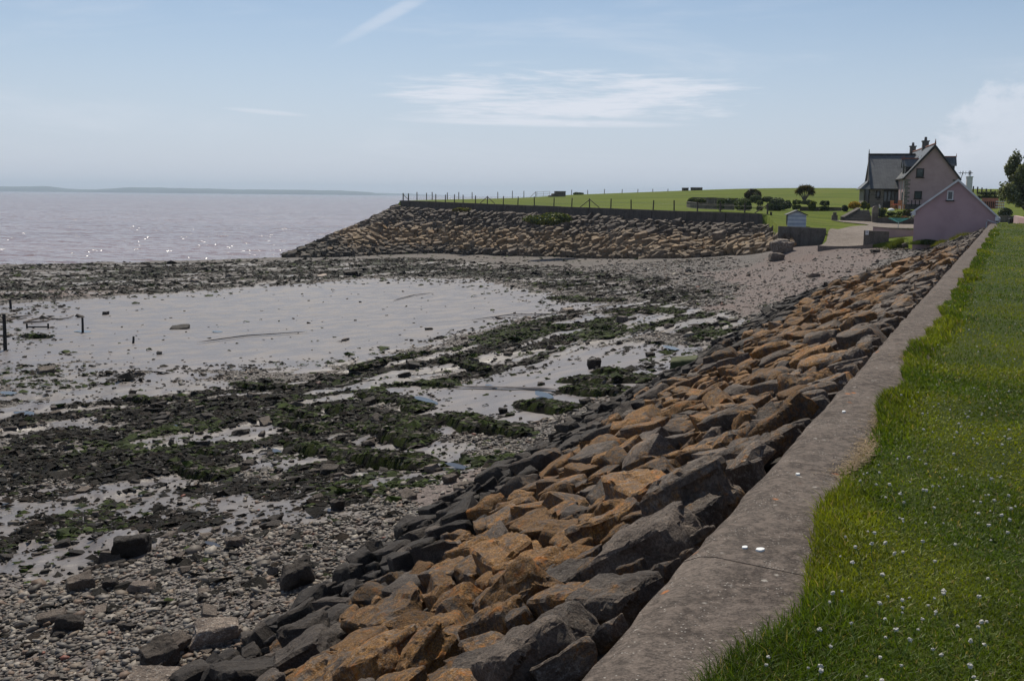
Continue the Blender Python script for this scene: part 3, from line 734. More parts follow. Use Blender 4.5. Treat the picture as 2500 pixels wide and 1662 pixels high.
# ------------------------------------------------------------------ headland lawn
lp = [(978, 490, 160), (1240, 500, 139), (1500, 509, 122.5), (1700, 516, 112.5), (1870, 523, 105), (1310, 482, 212), (1400, 476, 235), (1530, 471, 245), (1660, 466, 250), (1800, 461.5, 250), (1968, 459.8, 250), (2099, 462, 250),
      (2300, 466, 250), (2440, 462, 230), (1600, 489, 170), (1900, 488, 170), (1679, 504, 136), (1792, 513, 124), (1960, 515, 120), (2053, 518, 118), (1910, 552, 94), (2010, 558, 93),
      (1950, 535, 104), (2033, 538, 108), (2010, 600, 86.8), (2110, 601, 86.8), (2000, 582, 90), (2100, 580, 90.5), (2035, 562, 97), (2110, 557, 98), (2140, 549, 104), (2228, 558, 99), (2220, 545, 107),
      (2150, 514, 124), (2206, 511, 132), (2108, 506, 139), (2060, 514, 116), (2120, 514, 117), (2330, 514, 140), (2450, 530, 101), (2470, 505, 140), (2240, 582, 79.5), (2390, 584, 77.5), (2180, 585, 86)]
LH = TPS([Py(*q) for q in lp] + [np.array([70., 80, 0.4]), np.array([100., 160, 2.5]), np.array([60., 330, 1.0]), np.array([150., 330, 3.0]), np.array([0., 330, 0.0])], 0.0005)
front = [Py(*q)[:2] for q in [(978, 490, 160), (1240, 500, 139), (1500, 509, 122.5), (1700, 516, 112.5), (1872, 523, 104.8), (1903, 553, 92.3), (2018, 557, 91.7), (2002, 606, 85.6), (2125, 606, 85.4), (2180, 592, 84.8), (2232, 585, 78.6), (2400, 587, 76.6)]]
front += [np.array([41.0, 74.5]), np.array([90.0, 70.0])]
FRW = np.array([3, 3, 3, 3, 3, 3, 3, 1.2, 3, 2, 3, 3, 2, 6.])
back0 = Py(1400, 476, 240)[:2]
n_c, n_r = 150, 120; cum = np.r_[0, np.cumsum(FRW[:-1])]; cu = np.linspace(0, cum[-1], n_c)
FX = np.interp(cu, cum, [q[0] for q in front]); FY = np.interp(cu, cum, [q[1] for q in front])
k_ = np.linspace(0, 1, n_c); BKX = back0[0] + k_ ** 0.8 * (190 - back0[0]); BKY = back0[1] + np.minimum(k_ * 3, 1) * (330 - back0[1])
tt = np.linspace(0, 1, n_r) ** 1.6
LX = FX[:, None] * (1 - tt) + BKX[:, None] * tt; LY = FY[:, None] * (1 - tt) + BKY[:, None] * tt
LZ = LH(LX, LY)
# past the crest the ground falls away
crest = sstep(250, 330, LY); LZ = LZ - 3.5 * crest
LX2 = np.vstack([LX[:1] - 9, LX]); LY2 = np.vstack([LY[:1] + 9, LY]); LZ2 = np.vstack([np.full((1, n_r), -9.5), LZ])
LX2 = np.hstack([LX2[:, :1], LX2]); LY2 = np.hstack([LY2[:, :1] + 0.05, LY2]); LZ2 = np.hstack([LZ2[:, :1] - 3.0, LZ2])      # earth bank under the front edge
idx = np.arange(LX2.size).reshape(LX2.shape)
Fq = np.stack([idx[:-1, :-1], idx[1:, :-1], idx[1:, 1:], idx[:-1, 1:]], -1).reshape(-1, 4)
m, t, b = mat_new('headland_grass'); p = t.pos()
x_, y_, z_ = t.sepv(p)
st = t.noise(t.scale(p, (0.05, 0.55, 0.2), rot=(0, 0, rad(-24))), 1.0, 4, 0.6, 0.2)
c = t.mix(t.ramp(st, 0.38, 0.62), (0.078, 0.110, 0.011), (0.138, 0.165, 0.018))
c = t.mix(t.ramp(t.noise(p, 0.09, 4, 0.6), 0.48, 0.70, 0, 0.5), c, (0.150, 0.150, 0.032))
c = t.mix(t.ramp(t.noise(p, 3.5, 4, 0.7), 0.45, 0.7, 0, 0.55), c, (0.055, 0.075, 0.012))
c = t.mix(t.ramp(t.noise(t.scale(p, (0.10, 0.30, 0.3)), 1.0, 6, 0.7), 0.46, 0.66, 0, 0.6), c, (0.065, 0.088, 0.012))
t.put(b.inputs['Base Color'], c); b.inputs['Roughness'].default_value = 0.95; b.inputs['Specular IOR Level'].default_value = 0.1
t.l.new(t.bump(t.noise(p, 9, 5, 0.75), 0.7, 0.08), b.inputs['Normal'])
M['lawn'] = m
lawn = tag(obj('headland_lawn', big_mesh('headland_lawn', np.stack([LX2, LY2, LZ2], -1).reshape(-1, 3), Fq, True), M['lawn']), kind='structure')
def on_lawn(u, v, Y):
    """lawn point below pixel column u at distance Y"""
    q = Py(u, v, Y); q[2] = float(LH(q[0], q[1])); return q

# slipway and yard: concrete sheet lying on the ground
def sheet(name, left, right, mat, lift, n=40, m_=8, surf=LH, kind='structure', thick=0.0):
    L = np.array(left, float); Rr = np.array(right, float)
    def samp(P):
        d = np.r_[0, np.cumsum(np.linalg.norm(np.diff(P, axis=0), axis=1))]; q = np.linspace(0, d[-1], n)
        return np.c_[np.interp(q, d, P[:, 0]), np.interp(q, d, P[:, 1])]
    A, B = samp(L), samp(Rr); k = np.linspace(0, 1, m_)[None, :, None]
    Q = A[:, None] * (1 - k) + B[:, None] * k; Z = surf(Q[..., 0], Q[..., 1]) + lift
    V = np.dstack([Q, Z]).reshape(-1, 3); ix = np.arange(n * m_).reshape(n, m_)
    Fc = np.stack([ix[:-1, :-1], ix[:-1, 1:], ix[1:, 1:], ix[1:, :-1]], -1).reshape(-1, 4)
    sk = np.arange(m_); V = np.vstack([V, V[:m_] - [0, 0.02, 0.7]]); Fc = np.vstack([Fc, np.stack([ix[0, :-1], ix[0, 1:], n * m_ + sk[1:], n * m_ + sk[:-1]], -1)])      # lip at the lower end
    me = big_mesh(name, V, Fc, False); o = obj(name, me, mat)
    bm = bmesh.new(); bm.from_mesh(me); bmesh.ops.recalc_face_normals(bm, faces=bm.faces)
    if sum(f.normal.z for f in bm.faces) < 0: bmesh.ops.reverse_faces(bm, faces=bm.faces)
    bm.to_mesh(me); bm.free()
    return tag(o, kind=kind)
xy = lambda *L: [Py(*q)[:2] for q in L]
sheet('slipway', xy((1996, 608, 85.1), (2018, 588, 89), (2022, 575, 92), (2045, 562, 97), (2085, 556, 100), (2135, 551, 103)),
      xy((2130, 608, 85.0), (2122, 590, 88.5), (2130, 578, 91.5), (2140, 566, 96), (2150, 562, 97.5), (2170, 560, 99)), M['slip'], 0.07, 46, 14)
sheet('yard', xy((2030, 540, 107.6), (2085, 541, 107.5), (2140, 543.5, 107.3), (2250, 549, 107)), xy((2060, 543, 105.5), (2115, 549, 103.5), (2140, 558, 99), (2250, 562, 97.5)), M['slip'], 0.075, 30, 8)

# headland sea wall: dark old concrete in bays
def Pw(k):                                   # along the wall from the seaward corner (0) to the landward end (1)
    a = Py(978, 490, 160); b_ = Py(1872, 523, 104.8); return a + (b_ - a) * k
HA, HB = Pw(0), Pw(1); HL = np.linalg.norm((HB - HA)[:2]); HDv = np.array([*(HB - HA)[:2] / HL, 0]); HN = np.array([HDv[1], -HDv[0], 0])   # HN points to the viewer
hw = empty('headland_wall', HA, 'long dark concrete wall along the top of the far rock bank', 'wall')
n_b = 13
for i in range(n_b):
    a, b_ = Pw(i / n_b + 0.0006), Pw((i + 1) / n_b - 0.0006); dz = random.uniform(-0.03, 0.03)
    f = lambda P, o, z: P - HN * o * -1 + np.array([0, 0, z])
    hgt = 1.25 + 0.28 * (i / n_b)
    mb = MB()
    mb.hexa([f(a, 0.02, -hgt), f(b_, 0.02, -hgt), f(b_, -0.45, -hgt), f(a, -0.45, -hgt), f(a, 0, 0.02 + dz), f(b_, 0, 0.02 + dz), f(b_, -0.45, 0.02 + dz), f(a, -0.45, 0.02 + dz)])
    mb.build('wall_bay', M['oldwall'], hw, bevel=0.03)
a = Pw(0); ret = Py(1310, 484, 205); d = (ret - a) / np.linalg.norm(ret - a); mb = MB()
mb.hexa([q + np.array([0, 0, z]) for z in (-1.3, 0.0) for q in (a - HDv * 0.3, a - HDv * 0.3 + d * 18, a + d * 18 + HDv * 0.2, a + HDv * 0.2)]); mb.build('return_wall', M['oldwall'], hw)

# headland revetment: wraps round the corner down to the beach
HT = [(1940, 604, 1.10), (1880, 617, 1.0), (1800, 622, 0.86), (1650, 630, 0.70), (1500, 630, 0.58), (1350, 626, 0.45), (1200, 622, 0.30), (1050, 620, 0.12), (930, 622, 0.0), (830, 627, 0.0), (760, 629, 0.0), (695, 629, 0.0)]
htoe = [Py(1940, 604, 89.3)[:2], Py(1880, 617, 93.5)[:2]] + [beach_xy(u, v) for u, v, _ in HT[2:]] + [np.array([-37.0, 162.0]), np.array([-30.0, 178.0])]; hk = [k for *_, k in HT] + [0, 0]
hcum = np.r_[0, np.cumsum([max(np.linalg.norm(htoe[i + 1] - htoe[i]), 0.1) for i in range(len(htoe) - 1)])]
HS = float(hcum[-1]); htx = [q[0] for q in htoe]; hty = [q[1] for q in htoe]
def head_surf(s, t_):
    tx, ty = np.interp(s, hcum, htx), np.interp(s, hcum, hty); k = float(np.interp(s, hcum, hk))
    T = np.array([tx, ty, float(BH(tx, ty)) + 0.05]); B_ = Pw(min(k, 1.0)) + HN * 0.3; B_[2] -= 0.98 + 0.22 * k
    if k > 1: B_ = B_ + (np.array([24.9, 92.0, -1.0]) - B_) * (k - 1) / 0.1            # heap between the wall end and the slipway wall
    q = B_ + (T - B_) * t_; q[2] -= 0.35 * math.sin(math.pi * min(t_, 1)); return q
def head_len(s): return float(np.linalg.norm(head_surf(s, 1) - head_surf(s, 0)))
def head_nrm(s, t_):
    a = head_surf(s, max(t_ - 0.1, 0)); b_ = head_surf(s, min(t_ + 0.1, 1)); c_ = head_surf(min(s + 0.7, HS), t_); d_ = head_surf(max(s - 0.7, 0), t_)
    n = np.cross(b_ - a, c_ - d_); n /= np.linalg.norm(n) + 1e-9; return n if n[2] > 0 else -n
hrev = empty('rock_revetment', head_surf(HS * 0.4, 1), 'far rock bank of tan and dark boulders below the fenced headland wall', 'revetment')
core(head_surf, 0, HS, 90, 12, hrev, 0.25)
def head_size(s, t_, r): return min(r.lognormvariate(math.log(0.95), 0.28), 1.5) * (0.85 if t_ < 0.3 else 1.0)
def head_ctl(s, t_, r):
    tt = t_ + r.gauss(0, 0.06); f = s / HS
    top = float(sstep(0.44, 0.30, tt)); end = float(sstep(0.62, 0.80, f)); low = float(sstep(0.78 - 0.35 * end, 0.92 - 0.35 * end, tt)) * (0.35 + 0.65 * float(sstep(0.3, 0.55, f)))
    og = (1 - 0.80 * top) * (1 - 0.97 * low) * r.uniform(0.15, 0.68); li = (1.15 - 0.35 * top) * (1 - 0.55 * low) * r.uniform(0.8, 1.25)
    al = 1 - (1 - top) * (1 - low) * r.uniform(0.5, 1.0) if low < 0.5 else 1 + r.uniform(0, 1) * end * (r.random() < 0.6)
    return (og, li * 1.15, r.uniform(0.0, 0.6) * (1 - low), al)
print('headland boulders', fill_slope(hrev, head_surf, (0, HS), head_len, head_size, head_ctl, head_nrm, 9, 300, 30000, gap=0.74, near_big=0, spin0=math.atan2(HDv[1], HDv[0]) + 0.5, stretch=(0.6, 0.85), upright=0.55))

# fences: posts as parts
def post(parent, P, h, wd=0.13, lean=(0, 0), name='post'):
    mb = MB(); x, y, z = P; a = wd / 2
    mb.hexa([(x - a, y - a, z - 0.3), (x + a, y - a, z - 0.3), (x + a, y + a, z - 0.3), (x - a, y + a, z - 0.3)] + [(x + lean[0] + sx * a * 0.9, y + lean[1] + sy * a * 0.9, z + h) for sx, sy in ((-1, -1), (1, -1), (1, 1), (-1, 1))])
    return mb.build(name, M['post_wood'], parent)
def strut(parent, A, B, r=0.055): return MB().tube([A, B], r, 4).build('brace', M['post_wood'], parent)
def wires(parent, tops, hs):
    for hgt in hs:
        MB().tube([np.array(q) + np.array([0, 0, hgt]) for q in tops], 0.006, 3).build('wire', M['black_iron'], parent)
def wall_at(u):
    """point of the headland wall top seen at pixel column u"""
    lo, hi = 0.0, 1.0
    for _ in range(40):
        k = (lo + hi) / 2; P = Pw(k); uu = CX + F * (np.dot(P - [0, 0, EYE], RT) / np.dot(P - [0, 0, EYE], FW))
        if uu < u: lo = k
        else: hi = k
    return P - HN * 0.25
z3 = lambda x: 950 + x / 3.145
fence = empty('wire_fence', wall_at(1400), 'wire fence with dark wooden posts standing on the headland wall', 'fence')
us = [z3(x) for x in (348, 420, 490, 558, 653, 743, 865, 977, 1105, 1253, 1390, 1528, 1690, 1847, 2015, 2177)] + [1699, 1754, 1814, 1870]
tops = []
for u in [981, 994] + us:
    P = wall_at(u); tops.append(P); post(fence, P, random.uniform(1.08, 1.2), 0.17 if u not in us else 0.14, (random.uniform(-.05, .05), 0))
for u, sides in ((z3(743), (-1, 1)), (z3(1528), (-1, 1)), (1870, (-1,)), (981, (1,))):
    P = wall_at(u)
    for sd_ in sides: strut(fence, P + np.array([0, 0, 1.0]), P + HDv * sd_ * 1.75 + np.array([0, 0, 0.02]))
P = wall_at(1871) + HDv * 0.55 + HN * 0.2; post(fence, P + np.array([0, 0, -1.3]), 1.55, 0.2)
strut(fence, P + np.array([0, 0, -0.5]), P + HDv * 1.7 + np.array([0, 0, -2.0]), 0.08)
wires(fence, tops, (0.35, 0.75))
f2 = empty('wire_fence', Py(1100, 489, 175), 'seaward fence of thin dark posts behind the headland lawn, against the sea', 'fence')
C0 = Py(982, 491, 161); C1 = Py(1312, 482.5, 212); tops = []
for u in [z3(x) for x in (212, 285, 330, 445, 533, 637, 832, 945, 1033, 1125)]:
    k = 0.0
    for k in np.linspace(0, 1, 400):
        P = C0 + (C1 - C0) * k
        if CX + F * (np.dot(P - [0, 0, EYE], RT) / np.dot(P - [0, 0, EYE], FW)) > u: break
    P = P.copy(); P[2] = min(P[2], float(LH(P[0], P[1])) + 0.2); tops.append(P); post(f2, P, random.uniform(1.2, 1.45), 0.15)
P = tops[-1]; strut(f2, P + np.array([0, 0, 1.2]), P + (C0 - C1) / np.linalg.norm(C1 - C0) * 3.2 + np.array([0, 0, 0]))
wires(f2, tops, (0.4, 0.8))
gate = empty('field_gate', Py(1327, 482, 214), 'grey metal field gate beside the ruined block on the headland', 'gate')
g0, g1 = Py(1311, 482, 213), Py(1342, 481, 216)
for hgt in (0.25, 0.7, 1.15): MB().tube([g0 + [0, 0, hgt], g1 + [0, 0, hgt]], 0.035, 5).build('rail', M['pipe'], gate)
for q in (g0, (g0 + g1) / 2, g1): MB().tube([q + [0, 0, 0.1], q + [0, 0, 1.2]], 0.04, 5).build('upright', M['pipe'], gate)
f3 = empty('wire_fence', Py(1500, 472, 244), 'sparse thin post fence along the headland skyline', 'fence')
tops = []
for u, hp in ((1395, 12), (1435, 10), (1475.6, 11), (1518.5, 9), (1557, 8), (1594, 7), (1630, 6)):
    q = on_lawn(u, 472, 243); tops.append(q); post(f3, q, hp * 243 / F, 0.16, (random.uniform(-.08, .08), 0))
wires(f3, tops, (0.5, 0.9))

# blocks on the skyline
def block(u0, u1, v0, v1, Y, name, label, cat, mat, yaw=0.0, depth=2.2, steps=None):
    base = Py((u0 + u1) / 2, v1, Y); fr = Frame(base, yaw); x0, zt = fr.px(u0, v0); x1, _ = fr.px(u1, v1)
    e = empty(name, base, label, cat); mb = MB()
    mb.box(fr, x0, x1, 0, depth, -0.6, zt); mb.build('masonry', mat, e, bevel=0.05)
    mb = MB(); mb.box(fr, x0 - 0.05, x1 + 0.05, -0.05, depth + 0.05, zt, zt + 0.1); mb.build('capping', mat, e)
    if steps:
        for (a0, a1, z1) in steps:
            q0, zz = fr.px(a0, z1); q1, _ = fr.px(a1, z1); mb = MB(); mb.box(fr, q0, q1 - 0.01, 0.05, depth * 0.9, -0.6, zz); mb.build('broken_end', mat, e, bevel=0.08)
    return e
block(1357, 1381, 468, 482, 214, 'stone_block', 'ruined dark stone block with a stepped end at the field gate', 'ruin', M['ledge_concrete'], 0.1, 2.5, [(1341, 1349, 477), (1349, 1357, 472.5)])
block(1668.5, 1681, 459.5, 467.5, 240, 'stone_block', 'smaller of the two dark blocks on the headland skyline', 'block', M['oldwall'])
block(1690, 1715, 458.7, 466.8, 240, 'stone_block', 'wider of the two dark blocks on the headland skyline', 'block', M['oldwall'])

# ------------------------------------------------------------------ buildings
def window(fr, x0, x1, z0, z1, y, parent, frame_mat, fw=0.09, sill=True, mull=None, sill_mat=None):
    fm = MB()
    for (a, b_, c_, d_) in ((x0, x0 + fw, z0, z1), (x1 - fw, x1, z0, z1), (x0 + fw, x1 - fw, z0, z0 + fw), (x0 + fw, x1 - fw, z1 - fw, z1)):
        fm.box(fr, a, b_, y - 0.06, y + 0.03, c_, d_)
    if mull:
        for k in mull:
            xm = x0 + (x1 - x0) * k; fm.box(fr, xm - 0.025, xm + 0.025, y - 0.05, y + 0.02, z0 + fw, z1 - fw)
    win = fm.build('window', frame_mat, parent)
    MB().box(fr, x0 + fw, x1 - fw, y - 0.012, y + 0.01, z0 + fw, z1 - fw).build('pane', M['glass'], win)
    if sill: MB().box(fr, x0 - 0.08, x1 + 0.08, y - 0.14, y + 0.02, z0 - 0.09, z0 - 0.002).build('sill', sill_mat or frame_mat, win)
    return win
def slab(A, B, C, D, th):
    """roof slab: corners of the upper face, thickness downwards along the face normal"""
    A, B, C, D = [np.array(q, float) for q in (A, B, C, D)]; n = np.cross(B - A, D - A); n /= np.linalg.norm(n)
    if n[2] < 0: n = -n
    return [q - n * th for q in (A, B, C, D)] + [A, B, C, D]

# --- pink house with stone wing
hb = Py(2206, 510, 133); HF = Frame(hb, rad(-15))
house = empty('house', hb, 'pink rendered house with steep slate roof, chimneys and a stone wing', 'house')
xl, zl = HF.px(2210, 431); xa, za = HF.px(2283, 352); xr, zr_ = HF.px(2346, 437); xb, _ = HF.px(2206, 509)
w0, w1 = 0.0, xr - 0.35; ze = 4.15; zr2 = ze
HLEN = 27.0
pent = [(w0, -1.2), (w1, -1.2), (w1, ze), (xa, za - 0.25), (w0, ze)]
MB().prism(HF, pent, 0, HLEN).build('wall', M['render_pink'], house)
MB().box(HF, w0 - 0.03, w1 + 0.03, -0.04, 0.5, -1.2, 0.62).build('plinth', M['oldwall'], house)
ov = 0.35; gab = 0.28
sl = (za - 0.25 - ze) / (xa - w0); sr = (za - 0.25 - ze) / (w1 - xa)
rf = MB(); rf.hexa(slab(HF(xa, -gab, za), HF(w0 - ov, -gab, ze + 0.25 - ov * sl), HF(w0 - ov, HLEN + gab, ze + 0.25 - ov * sl), HF(xa, HLEN + gab, za), 0.12))
roof = rf.build('roof', M['slate'], house)
MB().hexa(slab(HF(xa, -gab, za - 0.001), HF(w1 + ov, -gab, ze + 0.25 - ov * sr), HF(w1 + ov, HLEN + gab, ze + 0.25 - ov * sr), HF(xa, HLEN + gab, za - 0.001), 0.12)).build('roof_slope', M['slate'], house)
MB().tube([HF(xa, -gab - 0.02, za + 0.03), HF(xa, HLEN + gab, za + 0.03)], 0.13, 6).build('ridge_tiles', M['ridge'], roof)
MB().tube([HF(xa, -gab - 0.02, za + 0.05), HF(xa, -gab - 0.02, za + 0.65)], 0.11, 6, 0.03).build('finial', M['ridge'], roof)
for sgn, x_e, s_ in ((-1, w0, sl), (1, w1, sr)):      # bargeboards
    mb = MB(); xe = x_e + sgn * ov; zE = ze + 0.25 - ov * s_
    mb.hexa([HF(xa, -gab - 0.05, za - 0.45), HF(xe, -gab - 0.05, zE - 0.32), HF(xe, -gab - 0.005, zE - 0.32), HF(xa, -gab - 0.005, za - 0.45),
             HF(xa, -gab - 0.05, za - 0.06), HF(xe, -gab - 0.05, zE - 0.03), HF(xe, -gab - 0.005, zE - 0.03), HF(xa, -gab - 0.005, za - 0.06)])
    mb.build('bargeboard', M['dark_wood'], house)
    MB().tube([HF(xe, -gab, zE - 0.12), HF(xe, HLEN + gab, zE - 0.12)], 0.07, 5).build('gutter', M['dark_wood'], house)
for k in range(13):                                    # quoins on the near corners
    z0 = 0.62 + k * 0.27
    if z0 + 0.25 > ze - 0.1: break
    L = 0.62 if k % 2 else 0.36
    MB().box(HF, w0 - 0.035, w0 + L, -0.035, 0.62 if not k % 2 else 0.36, z0, z0 + 0.25).build('quoin', M['stone'], house)
    if z0 > 1.8: MB().box(HF, w1 - L, w1 + 0.035, -0.035, 0.4, z0, z0 + 0.25).build('quoin', M['stone'], house)
def px_window(fr, u0, v0, u1, v1, y, parent, **kw):
    a, zt = fr.px(u0, v0, y); b_, zb_ = fr.px(u1, v1, y); return window(fr, min(a, b_), max(a, b_), min(zt, zb_), max(zt, zb_), y, parent, **kw)
px_window(HF, 2237.5, 411.5, 2255, 433.5, 0, house, frame_mat=M['dark_wood'], fw=0.13)
px_window(HF, 2232.5, 466.5, 2250, 485.5, 0, house, frame_mat=M['dark_wood'], fw=0.13)
for yy, zz in ((9.6, za), (24.0, za)):                 # chimneys on the ridge
    mb = MB(); mb.box(HF, xa - 0.4, xa + 0.4, yy - 0.4, yy + 0.4, zz - 0.9, zz + 0.80); ch = mb.build('chimney', M['chimney'], house)
    MB().box(HF, xa - 0.5, xa + 0.5, yy - 0.5, yy + 0.5, zz + 0.80, zz + 0.95).build('chimney_cap', M['chimney'], ch)
    MB().tube([HF(xa, yy, zz + 0.95), HF(xa, yy, zz + 1.45)], 0.21, 8, 0.17).build('chimney_pot', M['chimney'], ch)
def lroof(x): return ze + 0.25 + (x - w0) * sl
for yy in (2.6, 5.6):                                   # skylights on the left slope
    xs0, xs1 = xa - 2.1, xa - 1.2; o_ = 0.05
    sk = MB().hexa(slab(HF(xs1, yy, lroof(xs1) + o_), HF(xs0, yy, lroof(xs0) + o_), HF(xs0, yy + 0.8, lroof(xs0) + o_), HF(xs1, yy + 0.8, lroof(xs1) + o_), 0.06)).build('skylight', M['dark_wood'], house)
    MB().hexa(slab(HF(xs1 - .07, yy + .07, lroof(xs1 - .07) + o_ + .012), HF(xs0 + .07, yy + .07, lroof(xs0 + .07) + o_ + .012), HF(xs0 + .07, yy + 0.73, lroof(xs0 + .07) + o_ + .012), HF(xs1 - .07, yy + 0.73, lroof(xs1 - .07) + o_ + .012), 0.01)).build('pane', M['glass'], sk)
def dormer(xf, yc, z0, hw_, side, wallh=1.0):
    """gabled dormer whose ridge runs across the roof; xf = local x of its face, side = -1 left slope, +1 right slope"""
    s_ = sl if side < 0 else sr; zr3 = z0 + wallh + hw_ * 1.25
    xi = lambda z: (w0 + (z - ze - 0.25) / s_) if side < 0 else (w1 - (z - ze - 0.25) / s_)
    mb = MB(); pf = [(yc - hw_, z0), (yc + hw_, z0), (yc + hw_, z0 + wallh), (yc, zr3), (yc - hw_, z0 + wallh)]
    bx_ = xi(zr3 - 0.1); V = [HF(xf, y, z) for y, z in pf] + [HF(bx_, y, z) for y, z in pf]; n = 5
    mb.add(V, [tuple(range(n)), tuple(range(n, 2 * n))[::-1]] + [(i, (i + 1) % n, n + (i + 1) % n, n + i) for i in range(n)])
    d = mb.build('dormer', M['dark_wood'], house)
    xo = xf + side * 0.22
    for sg in (-1, 1):
        e_ = hw_ + 0.2; zE = z0 + wallh - 0.2 * 1.25 + 0.06
        MB().hexa(slab(HF(xo, yc, zr3 + 0.08), HF(xo, yc + sg * e_, zE), HF(xi(zE) , yc + sg * e_, zE), HF(xi(zr3 + 0.08), yc, zr3 + 0.08), 0.08)).build('dormer_roof', M['slate'], d)
    MB().tube([HF(xo, yc, zr3 + 0.12), HF(xi(zr3), yc, zr3 + 0.12)], 0.10, 6).build('dormer_ridge', M['ridge'], d)
    MB().tube([HF(xo, yc, zr3 + 0.12), HF(xo, yc, zr3 + 0.55)], 0.06, 5, 0.02).build('finial', M['ridge'], d)
    MB().box(HF, min(xf, xf + side * 0.03), max(xf, xf + side * 0.03), yc - hw_ + 0.15, yc + hw_ - 0.15, z0 + 0.12, z0 + wallh - 0.05).build('pane', M['glass'], d)
dormer(w0 + 0.15, 2.6, ze + 0.55, 0.62, -1); dormer(w0 + 0.15, 5.2, ze + 0.55, 0.62, -1)
dormer(w1 - 0.15, 3.0, ze + 0.7, 0.7, 1)
for yy in (0.75, 3.9):                                  # downpipes on the left wall
    MB().tube([HF(w0 - 0.10, yy, -0.9), HF(w0 - 0.10, yy, ze - 0.2), HF(w0 - ov, yy, ze + 0.02)], 0.06, 6).build('downpipe', M['pipe'], house)
wn = MB().box(HF, w0 - 0.05, w0 + 0.02, 2.2, 3.1, 0.9, 2.2).build('side_window', M['dark_wood'], house)
MB().box(HF, w0 - 0.062, w0 + 0.0, 2.3, 3.0, 1.0, 2.1).build('pane', M['glass'], wn)
for u in (2226, 2235, 2245):                            # trellis posts against the gable
    x, z1 = HF.px(u, 489); MB().box(HF, x - 0.05, x + 0.05, -0.10, -0.045, 0.3, z1).build('trellis_post', M['dark_wood'], house)
ae = MB().tube([HF(w1 + 0.5, 1.2, ze - 0.4), HF(w1 + 0.75, 1.2, ze + 0.8)], 0.04, 5).build('aerial', M['black_iron'], house)
MB().tube([HF(w1 + 0.2, 1.2, ze + 0.55), HF(w1 + 1.9, 1.2, ze + 0.55)], 0.04, 4).build('aerial_boom', M['black_iron'], ae)
for q in range(5): MB().tube([HF(w1 + 0.4 + q * 0.33, 1.2, ze + 0.3), HF(w1 + 0.4 + q * 0.33, 1.2, ze + 0.8)], 0.022, 4).build('aerial_element', M['black_iron'], ae)
# stone wing
WY = 8.0; WDp = 4.2
ux0, _ = HF.px(2108, 480, WY); _, wze = HF.px(2150, 460, WY); xrl, wzr = HF.px(2123, 378, WY + WDp)
wx0 = ux0
MB().box(HF, wx0, -0.01, WY, WY + 2 * WDp, -1.2, wze + 0.05).build('wing_wall', M['stone'], house)
re_ = MB(); re_.prism(HF, [(0, 0)] * 0 or [(wx0 + 0.9, wze), (-0.02, wze), (-0.02, wzr - 0.3), (wx0 + 0.9, wzr - 0.3)], WY + WDp - 0.05, WY + WDp + 0.05)
re_.build('wing_gable_core', M['render_pink'], house)
eo = 0.35
for sg in (-1, 1):
    yc = WY + WDp; ye = yc + sg * (WDp + eo)
    wr = MB().hexa(slab(HF(wx0 + 0.75, yc, wzr), HF(wx0 + 0.55, ye, wze - 0.05), HF(0.3, ye, wze - 0.05), HF(xa - 0.6, yc, wzr), 0.12)).build('wing_roof' if sg < 0 else 'wing_roof_slope', M['slate'], house)
    if sg < 0:
        MB().tube([HF(wx0 + 0.7, yc, wzr + 0.05), HF(xa - 0.9, yc, wzr + 0.05)], 0.14, 6).build('ridge_tiles', M['dark_wood'], wr)
        MB().tube([HF(wx0 + 0.72, yc, wzr), HF(wx0 + 0.72, yc, wzr + 0.75)], 0.09, 5, 0.04).build('finial', M['dark_wood'], wr)
        MB().tube([HF(wx0 - 0.6, ye, wze - 0.12), HF(0.0, ye, wze - 0.12)], 0.07, 5).build('gutter', M['dark_wood'], wr)
# end gable with bargeboard, then the hipped skirt roof round the end
gp = [HF(wx0 + 0.85, WY + 0.1, wze), HF(wx0 + 0.85, WY + 2 * WDp - 0.1, wze), HF(wx0 + 0.85, WY + WDp, wzr - 0.12)]
gq = [q + np.array([0.15, 0, 0]) for q in gp]
MB().add(gp + gq, [(0, 1, 2), (5, 4, 3), (0, 3, 4, 1), (1, 4, 5, 2), (2, 5, 3, 0)]).build('wing_gable', M['render_pink'], house)
MB().hexa([HF(wx0 + 0.42, WY - 0.30, wze + 0.55), HF(wx0 + 0.52, WY - 0.30, wze + 0.55), HF(wx0 + 0.72, WY + WDp, wzr - 0.35), HF(wx0 + 0.62, WY + WDp, wzr - 0.35),
           HF(wx0 + 0.42, WY - 0.30, wze + 0.95), HF(wx0 + 0.52, WY - 0.30, wze + 0.95), HF(wx0 + 0.72, WY + WDp, wzr + 0.10), HF(wx0 + 0.62, WY + WDp, wzr + 0.10)]).build('bargeboard', M['dark_wood'], house)
sx0, sz0 = HF.px(2100, 461.5, WY - 0.3); sx1, sz1 = HF.px(2122, 441, WY + 0.6)
MB().hexa(slab(HF(sx1, WY + 0.5, sz1), HF(sx0, WY - eo - 0.12, sz0), HF(wx0 + 0.9, WY - eo - 0.12, sz0), HF(wx0 + 0.9, WY + 0.45, sz1 - 0.02), 0.1)).build('skirt_roof', M['slate'], house)
MB().hexa(slab(HF(sx1, WY + 0.5, sz1), HF(sx0, WY - eo - 0.12, sz0 + 0.001), HF(sx0, WY + 2 * WDp + eo, sz0 + 0.001), HF(sx1, WY + 2 * WDp - 0.5, sz1), 0.1)).build('skirt_roof', M['slate'], house)
MB().tube([HF(sx1, WY + 0.5, sz1 + 0.03), HF(sx0, WY - eo - 0.12, sz0 + 0.03)], 0.05, 5).build('hip_flashing', M['lead'], house)
px_window(HF, 2138.5, 466, 2149, 483, WY, house, frame_mat=M['dark_wood'], fw=0.16)
d0, dz1 = HF.px(2158, 464, WY); d1, dz0 = HF.px(2192, 500, WY)
